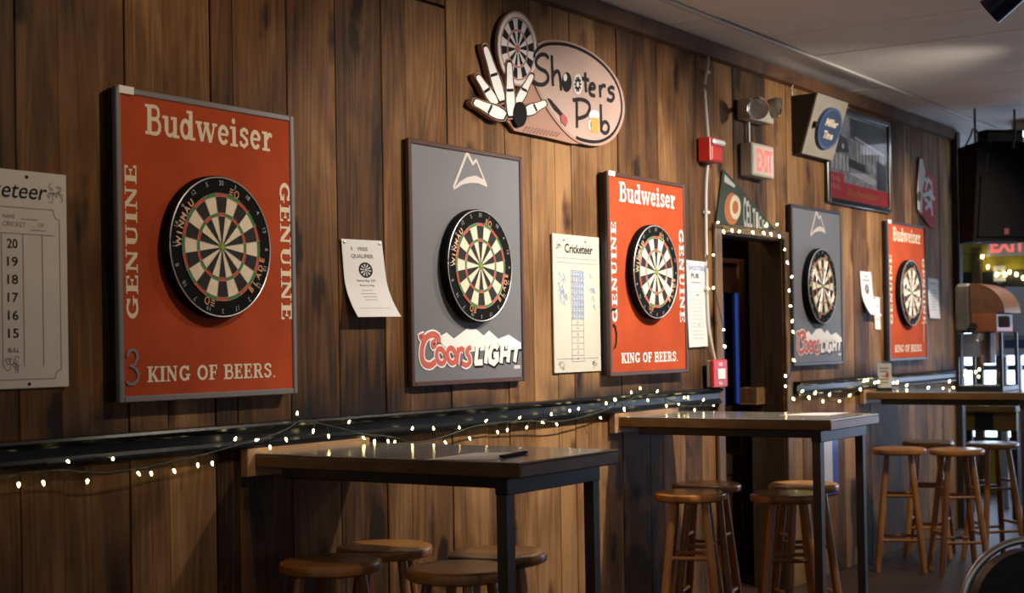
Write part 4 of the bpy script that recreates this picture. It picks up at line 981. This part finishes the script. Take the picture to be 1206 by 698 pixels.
MB().lathe([(.018, 0), (.02, .02), (.012, .026)], 14, fpt(-.20, .0, 0), tuple(fn)).build('knob', M_INK, t)
t2 = MB(); t2.smooth = True; t2.tube(smooth_open(wpath([(934,88),(934,98),(932,106),(933,113)], -.02)), .005, 6)
tag(t2.build('speaker_cable', M_CONDUIT), 'short pale cable rising from the beige wedge speaker', 'cable')

# --- framed brewery photograph
a = atY(975, 124, -.03); fx0, fx1, fz0, fz1 = 8.475, 9.585, 2.232, 2.838
t = hang('framed_picture', ((fx0+fx1)/2, 0, fz0), 'framed black and white street photo with red lower band', 'picture')
M_PFR = pmat('black picture frame', (.012, .012, .014), .25, coat=.5)
for q in ((fx0, fx0+.035, fz0, fz1), (fx1-.035, fx1, fz0, fz1)): MB().rbox(q[0], q[1], -.03, -.004, q[2], q[3], .005).build('frame_rail', M_PFR, t)
for q in ((fx0+.035, fx1-.035, fz1-.035, fz1), (fx0+.035, fx1-.035, fz0, fz0+.035)): MB().rbox(q[0], q[1], -.03, -.004, q[2], q[3], .005).build('frame_rail', M_PFR, t)
px0, px1, pz0, pz1 = fx0+.035, fx1-.035, fz0+.035, fz1-.035; pw, ph = px1-px0, pz1-pz0; yp = -.013
def F_(u, v): return (px0+u*pw, pz0+v*ph)
MB().box(px0, px1, yp, -.006, pz0, pz1).build('print_ground', pmat('photo grey', (.34, .36, .40), .5, var=.6, vscale=14), t)
MB().poly([F_(0,0), F_(1,0), F_(1,.19), F_(.25,.2), (F_(.25,.3)), F_(0,.3)], yp-.001).build('red_band', pmat('picture red', (.55, .025, .035), .5), t)
mb = MB(); put_text(mb, 'Budweiser', *F_(.3,.06), .05, yp-.002, width=.55, bold=.01, shear=.3); mb.build('lettering', pmat('picture gold', (.5, .22, .03), .4), t)
mb = MB(); put_text(mb, 'THE', *F_(.04,.2), .032, yp-.002, width=.15, bold=.02); mb.build('lettering', pmat('picture pink', (.6, .25, .22), .4), t); mb = MB(); put_text(mb, 'KING', *F_(.04,.11), .032, yp-.002, width=.15, bold=.02); mb.build('lettering', pmat('picture pink', (.6, .25, .22), .4), t)
mb = MB()
for i in range(9): u = .47+i*.055; mb.poly([F_(u,.47-i*.004), F_(u+.022,.47-i*.004), F_(u+.018,.72-i*.012), F_(u-.002,.72-i*.012)], yp-.001)
mb.poly([F_(.44,.74), F_(.95,.62), F_(.95,.645), F_(.44,.775)], yp-.0012)
for i in range(5): u = .06+i*.06; mb.poly([F_(u,.34), F_(u+.025,.34), F_(u+.025,.52), F_(u,.52)], yp-.001)
mb.poly([F_(.30,.32), F_(.75,.24), F_(.82,.3), F_(.6,.36)], yp-.001)
for u, v, r_ in ((.68,.45,.035), (.74,.43,.04), (.71,.39,.03), (.24,.62,.02), (.2,.5,.02)): mb.poly([F_(*p) for p in ell(u, v, r_, r_*1.6, 14)], yp-.0013)
mb.build('photo_lights', pmat('photo white', (.74, .77, .84), .5), t)
mb = MB().poly([F_(.36,.74), F_(.97,.62), F_(.97,.97), F_(.36,.97)], yp-.0008); mb.poly([F_(.80,.2), F_(.97,.2), F_(.97,.5), F_(.8,.55)], yp-.0014); mb.poly([F_(.04,.52), F_(.34,.56), F_(.3,.72), F_(.12,.75)], yp-.0008); mb.poly([F_(.3,.4), F_(.62,.36), F_(.6,.46), F_(.32,.5)], yp-.0008)
mb.build('photo_darks', pmat('photo black', (.035, .036, .045), .4), t)
MB().poly([F_(.05,.78), F_(.34,.80), F_(.34,.97), F_(.05,.97)], yp-.0008).build('photo_sky', pmat('photo pale', (.45, .44, .44), .5), t)
MB().box(px0, px1, yp-.0075, yp-.0055, pz0, pz1).build('glass_pane', pmat('picture glass', (1, 1, 1), .03, trans=1), t)
MATS['picture glass'].node_tree.nodes['Principled BSDF'].inputs['IOR'].default_value = 1.06

# --- black PA speaker hanging near the far end
PAZ = 2.045; pc = atX(1184, 286, 10.12)
t = thing('pa_speaker', (pc.x, pc.y, PAZ), 'large black loudspeaker hung from the ceiling at the right edge', 'speaker', None, rotz=-math.radians(43))
Wd, Hh, dt, db = .48, .655, .40, .26
M_PA = pmat('black cabinet', (.003, .003, .0035), .7, bump=.2, bscale=120, spec=.06)
cab = MB().add([(-Wd/2, .0, 0), (-Wd/2+.05, db, 0), (Wd/2-.05, db, 0), (Wd/2, 0, 0), (-Wd/2, -.09, Hh), (-Wd/2+.05, db, Hh), (Wd/2-.05, db, Hh), (Wd/2, -.09, Hh)], [(0,1,2,3),(7,6,5,4),(0,4,5,1),(1,5,6,2),(2,6,7,3),(3,7,4,0)])
cab.build('cabinet', M_PA, t, local=True)
def gp(x_, z_, o): yy = -.09*z_/Hh; return (x_, yy-o, z_)
MB().add([gp(-Wd/2+.03, .03, .012), gp(Wd/2-.03, .03, .012), gp(Wd/2-.03, .43, .012), gp(-Wd/2+.03, .43, .012), gp(-Wd/2+.03, .03, -.01), gp(Wd/2-.03, .03, -.01), gp(Wd/2-.03, .43, -.01), gp(-Wd/2+.03, .43, -.01)], [(0,1,2,3),(7,6,5,4),(0,4,5,1),(1,5,6,2),(2,6,7,3),(3,7,4,0)]).build('grille', pmat('speaker grille', (.0035, .0035, .004), .7, bump=.3, bscale=350, spec=.06), t, local=True)
hn = MB().add([gp(-.17, .46, .004), gp(.17, .46, .004), gp(.17, .58, .004), gp(-.17, .58, .004), gp(-.07, .49, -.06), gp(.07, .49, -.06), gp(.07, .55, -.06), gp(-.07, .55, -.06)], [(0,1,5,4),(1,2,6,5),(2,3,7,6),(3,0,4,7),(4,5,6,7)]); hn.build('horn', pmat('horn grey', (.025, .025, .03), .4), t, local=True)
MB().add([gp(-.02, .045, .014), gp(.015, .045, .014), gp(.015, .085, .014), gp(-.02, .085, .014)], [(0,1,2,3)]).build('badge', pmat('speaker badge', (.10, .02, .02), .5), t, local=True)
for x_ in (-.15, .15): MB().tube([(x_, .1, Hh), (x_, .1, CEIL-PAZ-.0)], .008).build('hanger', M_BLACKMETAL, t, local=True)
for x_ in (-.19, .19): MB().rbox(x_-.015, x_+.015, .0, .03, -.012, .0, .003).build('foot', M_BLACKMETAL, t, local=True)
ap = thing('amplifier_box', (pc.x+.10, pc.y+.05, PAZ+Hh+.001), 'small black equipment box lying on the hanging loudspeaker', 'amplifier', None, rotz=-math.radians(43))
MB().rbox(-.14, .14, -.06, .06, 0, .10, .004).build('case', M_PA, ap, local=True); MB().rbox(-.13, .13, -.064, -.059, .02, .08, .002).build('front_panel', M_BLACKMETAL, ap, local=True)
def cable(px, X, lb, r=.006):
    mb = MB(); mb.smooth = True; mb.tube(smooth_open([tuple(atX(x_, y_, X)) for x_, y_ in px]), r, 6); tag(mb.build('hanging_cable', M_BLACKMETAL), lb, 'cable', 'black cables above the loudspeaker')
cable([(1146,151),(1143,160),(1138,170),(1134,178)], 10.05, 'slanting black cable at the left above the loudspeaker')
cable([(1150,153),(1152,160),(1151,170)], 10.05, 'short upright black cable above the loudspeaker')
cable([(1152,162),(1166,167),(1176,160),(1184,154),(1196,153)], 9.95, 'looping black cable above the loudspeaker')
cable([(1196,153),(1194,163),(1193,174)], 9.95, 'thick black cable dropping at right above the loudspeaker', .01)

# ================================================================== STRING LIGHTS
def string_lights(wires, bulbs, Y, label, wr=.0026, br=.0052):
    """wires: pixel polylines; bulbs: pixel points; both on the plane Y"""
    P = [smooth_open([tuple(atY(x, y, Y)) for x, y in w_]) for w_ in wires]
    loc = P[0][0]; t = thing('string_lights', tuple(loc), label, 'string lights', 'strings of small warm lights')
    mb = MB()
    for p in P: mb.tube(p, wr, 5)
    allp = [q for p in P for q in p]; B = []
    for x, y in bulbs:
        b = Vector(atY(x, y, Y-.006)); nr = min(allp, key=lambda q: (q-b).length)
        d = (b-nr)
        if d.length > .004: mb.tube([nr, nr.lerp(b, .72)], wr*.8, 5)
        d = d.normalized() if d.length > .004 else Vector((0,0,-1))
        B.append((b, d))
    mb.build('wire', M_WIRE, t)
    for b, d in B:
        u = MB(); u.smooth = True; u.lathe([(.001, -br*1.0), (br*.62, -br*.8), (br*.8, 0), (br*.62, br*.9), (.001, br*1.7)], 8, b, d, cap=False); u.build('bulb', M_BULB, t)
    return t
z1 = lambda L_, ox, oy, s_: [(ox+x/s_, oy+y/s_) for x, y in L_]
bl = [(22,570),(51,568),(80,543),(103,566),(133,540),(163,557),(178,557),(205,554),(233,547),(250,545),(277,517),(302,518),(350,487),(318,526),(337,517),(369,507),(387,513),(411,497),(428,515),(441,519),(457,519),(465,520)]
bl += z1([(15,175),(83,175),(165,172),(120,218),(198,205),(250,150),(287,185),(318,178),(357,140),(380,170),(430,155),(458,130),(475,160),(517,118),(545,112),(615,140),(633,95),(660,83),(690,110),(713,60)], 480, 440, 2.707)
bl += z1([(85,150),(150,125),(212,195),(325,45),(378,125),(445,65),(510,165),(597,155),(637,110),(662,110),(710,195),(772,125),(845,165)], 700, 450, 6.015)
w1 = [(0,562),(40,556),(80,554),(120,557),(160,552),(200,544),(240,535),(280,524),(310,516),(338,505),(352,496),(365,496),(400,504),(430,511),(460,514),(487,521),(520,515),(555,503),(590,497),(630,496),(660,496),(690,490),(720,480),(740,471),(757,464),(775,466),(795,474),(812,478),(840,477)]
w2 = [(55,546),(85,541),(110,538),(137,538)]
string_lights([w1, w2], bl, -.058, 'long string of warm lights looped along the near black rail')
dl = z1([(60,190),(47,280),(47,370),(75,485),(78,530),(75,215),(98,212),(118,215),(155,217),(185,219),(205,222),(228,228),(192,200),(222,196),(243,265),(250,300),(262,340),(255,378),(258,420),(263,462),(265,490),(267,568),(245,612),(245,640)], 820, 180, 2.33)
string_lights([z1([(76,535),(72,470),(52,380),(46,300),(52,210),(60,196),(120,205),(180,210),(225,218),(240,250),(252,330),(256,420),(262,500),(262,580),(246,640)], 820, 180, 2.33), z1([(60,190),(120,205),(190,208),(225,196)], 820, 180, 2.33)], dl, -.052, 'string of warm lights framing the doorway and pennant', br=.0075)
rl = z1([(95,665),(165,608),(218,655),(268,622),(330,685),(382,635),(460,685),(540,640),(625,590),(655,525),(680,520),(740,540),(765,535),(885,540),(915,540),(990,562),(990,605),(1015,600),(1105,600),(1160,580),(1165,604)], 920, 370, 6.7)+z1([(25,362),(65,318),(90,355)], 1106, 390, 5.37)
string_lights([z1([(45,655),(110,640),(165,615),(260,640),(330,670),(440,690),(530,650),(600,600),(650,545),(700,540),(770,550),(890,550),(960,580),(1050,600),(1150,595),(1240,570),(1330,560)], 920, 370, 6.7)], rl, -.058, 'string of warm lights draped along the far black rail', br=.008)
# far strand across the window of the end wall
def far_lights():
    t = thing('string_lights', (EX-.07, .3, 1.95), 'sparse string of lights across the far end window', 'string lights', 'strings of small warm lights'); pts = [(1157,302),(1163.5,314),(1174,323),(1184,323),(1189,320),(1197,323),(1205,327)]
    P = [Vector(atX(x, y, EX-.07)) for x, y in pts]; MB().tube(smooth_open([P[0]+Vector((0,.3,.05))]+P+[P[-1]+Vector((0,-.5,.02))]), .003, 5).build('wire', M_WIRE, t)
    for p in P: u = MB(); u.smooth = True; u.lathe([(.001, -.017), (.012, -.01), (.013, 0), (.01, .012), (.001, .02)], 8, p, (0,0,-1), cap=False); u.build('bulb', M_BULB, t)
far_lights()

# ================================================================== FAR ROOM THINGS
p = atX(1187, 301, EX-.03)
t = thing('exit_sign', (EX, p.y, p.z), 'white exit sign with red letters on the far yellow wall', 'sign')
MB().rbox(EX-.03, EX-.014, p.y-.21, p.y+.19, p.z, p.z+.215, .004).build('face', pmat('far exit face', (.55, .53, .50), .5), t)
mb = MB(); put_text(mb, 'EXIT', 0, 0, .14, 0, width=.31, align='c', bold=.04); mb.v = [(EX-.032, p.y-v[0], p.z+.04+v[2]) for v in mb.v]; mb.build('lettering', M_EXITRED, t, label='red letters reading EXIT')
a = atX(1170, 313, EX-.03); b = atX(1184, 331, EX-.03)
t = thing('window_notice', (EX-.03, (a.y+b.y)/2, b.z), 'white notice taped to the far dark window header', 'notice')
MB().box(EX-.034, EX-.022, b.y, a.y, b.z, a.z).build('sheet', M_PAPER, t)
mb = MB()
for i in range(4): mb.box(EX-.0355, EX-.0342, b.y+.03, a.y-.03, a.z-.06-i*.05, a.z-.04-i*.05)
mb.build('print', M_INKGREY, t)
a = atX(1145, 292, EX-.02); b = atX(1157, 335, EX-.02)
struct(MB().rbox(EX-.06, EX-.002, b.y, a.y, .0, a.z, .005).build('trim_13', pmat('olive post', (.09, .06, .012), .6)))
# pale curved machine behind the cabinet
a = atX(1166, 338, 12.3); b = atX(1215, 395, 12.3)
t = thing('silver_machine', (12.4, (a.y+b.y)/2, 0), 'large silver machine with a curved hood behind the copper cabinet', 'machine')
M_SIL = pmat('silver blue', (.52, .55, .62), .35, metal=.2)
ya, yb2 = a.y, a.y-.95; n = 10
prof = [(ya, b.z)]+[(ya-.12-(.83)*math.sin(PI/2*i/n), b.z+(a.z-b.z)*math.cos(PI/2*i/n)) for i in range(n+1)]
k = len(prof); h = MB(); h.smooth = True; h.add([(12.3, q[0], q[1]) for q in prof]+[(12.9, q[0], q[1]) for q in prof], [tuple(range(k)), tuple(range(2*k-1, k-1, -1))]+[(i, (i+1)%k, k+(i+1)%k, k+i) for i in range(k)]); h.build('hood', M_SIL, t)
MB().rbox(12.32, 12.88, yb2, ya-.02, b.z-.16, b.z, .01).build('body', pmat('machine pale', (.62, .68, .80), .35, var=.25, vscale=5), t)
MB().rbox(12.315, 12.325, yb2+.05, ya-.1, b.z-.1, b.z-.03, .003).build('button_strip', pmat('machine blue', (.06, .09, .25), .4), t)
MB().rbox(12.29, 12.301, ya-.38, ya-.28, a.z-.16, a.z-.08, .003).build('latch', M_INK, t)
for y_ in (yb2+.05, ya-.1):
    for x_ in (12.36, 12.8): MB().rbox(x_, x_+.05, y_, y_+.05, 0, b.z-.162, .004).build('leg', M_SIL, t)
# yellow wooden bench with slatted top beyond the far table
a = atX(1117, 477, 11.6); b = atX(1199, 508, 11.6)
t = thing('yellow_bench', (11.8, (a.y+b.y)/2, 0), 'yellow wooden bench front beyond the farthest table', 'bench')
M_YW = wood('yellow wood', (.12, .07, .012), (.20, .12, .022), (.27, .17, .035), rough=.5, gscale=(2, 2, 14), knots=False)
MB().rbox(11.55, 12.05, b.y, a.y, a.z-.05, a.z, .006).build('top', M_YW, t); MB().rbox(11.6, 11.64, b.y+.01, a.y-.01, b.z, a.z-.052, .004).build('front_board', M_YW, t)
MB().rbox(11.592, 11.599, (a.y+b.y)/2-.08, (a.y+b.y)/2+.06, b.z+.01, a.z-.06, .002).build('dark_notch', M_INK, t)
for y_ in (b.y+.02, a.y-.07):
    for x_ in (11.645, 11.96): MB().rbox(x_, x_+.05, y_, y_+.05, 0, a.z-.052, .004).build('leg', M_WFR, t)
for i, px in enumerate((1135, 1139, 1145, 1149, 1157, 1167, 1171, 1176, 1190)):
    c = atX(px, 477, 11.66); g = MB(); g.smooth = True; g.lathe([(.016, 0), (.02, .03), (.021, .065), (.017, .066), (.015, .01), (.001, .008)], 14, (11.66, c.y, a.z), cap=False)
    tag(g.build('small_glass', pmat('amber glass', (.55, .45, .25), .3)), ('leftmost', 'second', 'third', 'fourth', 'fifth', 'sixth', 'seventh', 'eighth', 'rightmost')[i]+' small pale glass from the left on the yellow bench', 'glass', 'small glasses on the yellow bench')

# ================================================================== CHROME CHAIR (bottom right corner)
cc = atZ(1222, 640, .86)
t = thing('chrome_chair', (cc.x+.0, cc.y, 0), 'chrome framed black padded chair at the bottom right corner', 'chair', None, rotz=math.radians(-52))
# local: back lies in XZ plane at y=0, seat goes +y (away from the camera)
def arch(wd_, z0, zt, n=14, r=.11):
    pts = [(-wd_/2, z0)]
    pts += [(-wd_/2+r-r*math.cos(a), zt-r+r*math.sin(a)) for a in [PI/2*i/n for i in range(n+1)]]
    pts += [(wd_/2-r+r*math.sin(a), zt-r+r*math.cos(a)) for a in [PI/2*i/n for i in range(n+1)]]
    return pts+[(wd_/2, z0)]
ar = arch(.42, .44, .875, r=.17)
mb = MB(); mb.smooth = True; mb.tube([(x, -.03*(z-.44)/.44, z) for x, z in ar], .0105, 12); mb.build('back_frame', M_CHROME, t, local=True)
ip = arch(.375, .52, .85, r=.15)
mb = MB(); k = len(ip); mb.smooth = True; mb.add([(x, -.045, z) for x, z in ip]+[(x, .005, z) for x, z in ip], [tuple(range(k)), tuple(range(2*k-1, k-1, -1))]+[(i, (i+1)%k, k+(i+1)%k, k+i) for i in range(k)]); mb.build('backrest', M_VINYL, t, local=True)
MB().rbox(-.205, .205, .02, .43, .425, .475, .018).build('seat', M_VINYL, t, local=True)
mb = MB(); mb.tube([(-.2, .02, .42), (-.2, .42, .42), (.2, .42, .42), (.2, .02, .42), (-.2, .02, .42)], .011, 10); mb.build('seat_frame', M_CHROME, t, local=True)
for x_ in (-.21, .21):
    mb = MB(); mb.smooth = True; mb.tube([(x_, 0, .44), (x_, -.01, .3), (x_, -.06, 0)], .0125, 12); mb.build('leg', M_CHROME, t, local=True)
    mb = MB(); mb.smooth = True; mb.tube([(x_*.95, .40, .43), (x_, .42, .2), (x_, .45, 0)], .0125, 12); mb.build('leg', M_CHROME, t, local=True)

# small wooden box on the doorway jamb
a = atX(877, 456, DX1-.06); b = atX(897, 476, DX1-.06)
t = thing('jamb_box', (DX1-.06, (a.y+b.y)/2, b.z), 'small open wooden box fixed to the doorway jamb', 'box')
bx0, bx1, by0, by1, bz0, bz1 = DX1-.125, DX1-.003, min(a.y, b.y)-.0, max(a.y, b.y), b.z, a.z
if by1-by0 < .08: by1 = by0+.12
MB().rbox(bx0, bx1, by0, by1, bz0, bz0+.012, .002).build('bottom', M_CASING, t); MB().rbox(bx0, bx0+.01, by0, by1, bz0+.012, bz1, .002).build('side', M_CASING, t)
MB().rbox(bx0+.01, bx1, by0, by0+.01, bz0+.012, bz1, .002).build('side', M_CASING, t); MB().rbox(bx0+.01, bx1, by1-.01, by1, bz0+.012, bz1, .002).build('side', M_CASING, t)

for o in bpy.data.objects:
    if '_o' in o: del o['_o']
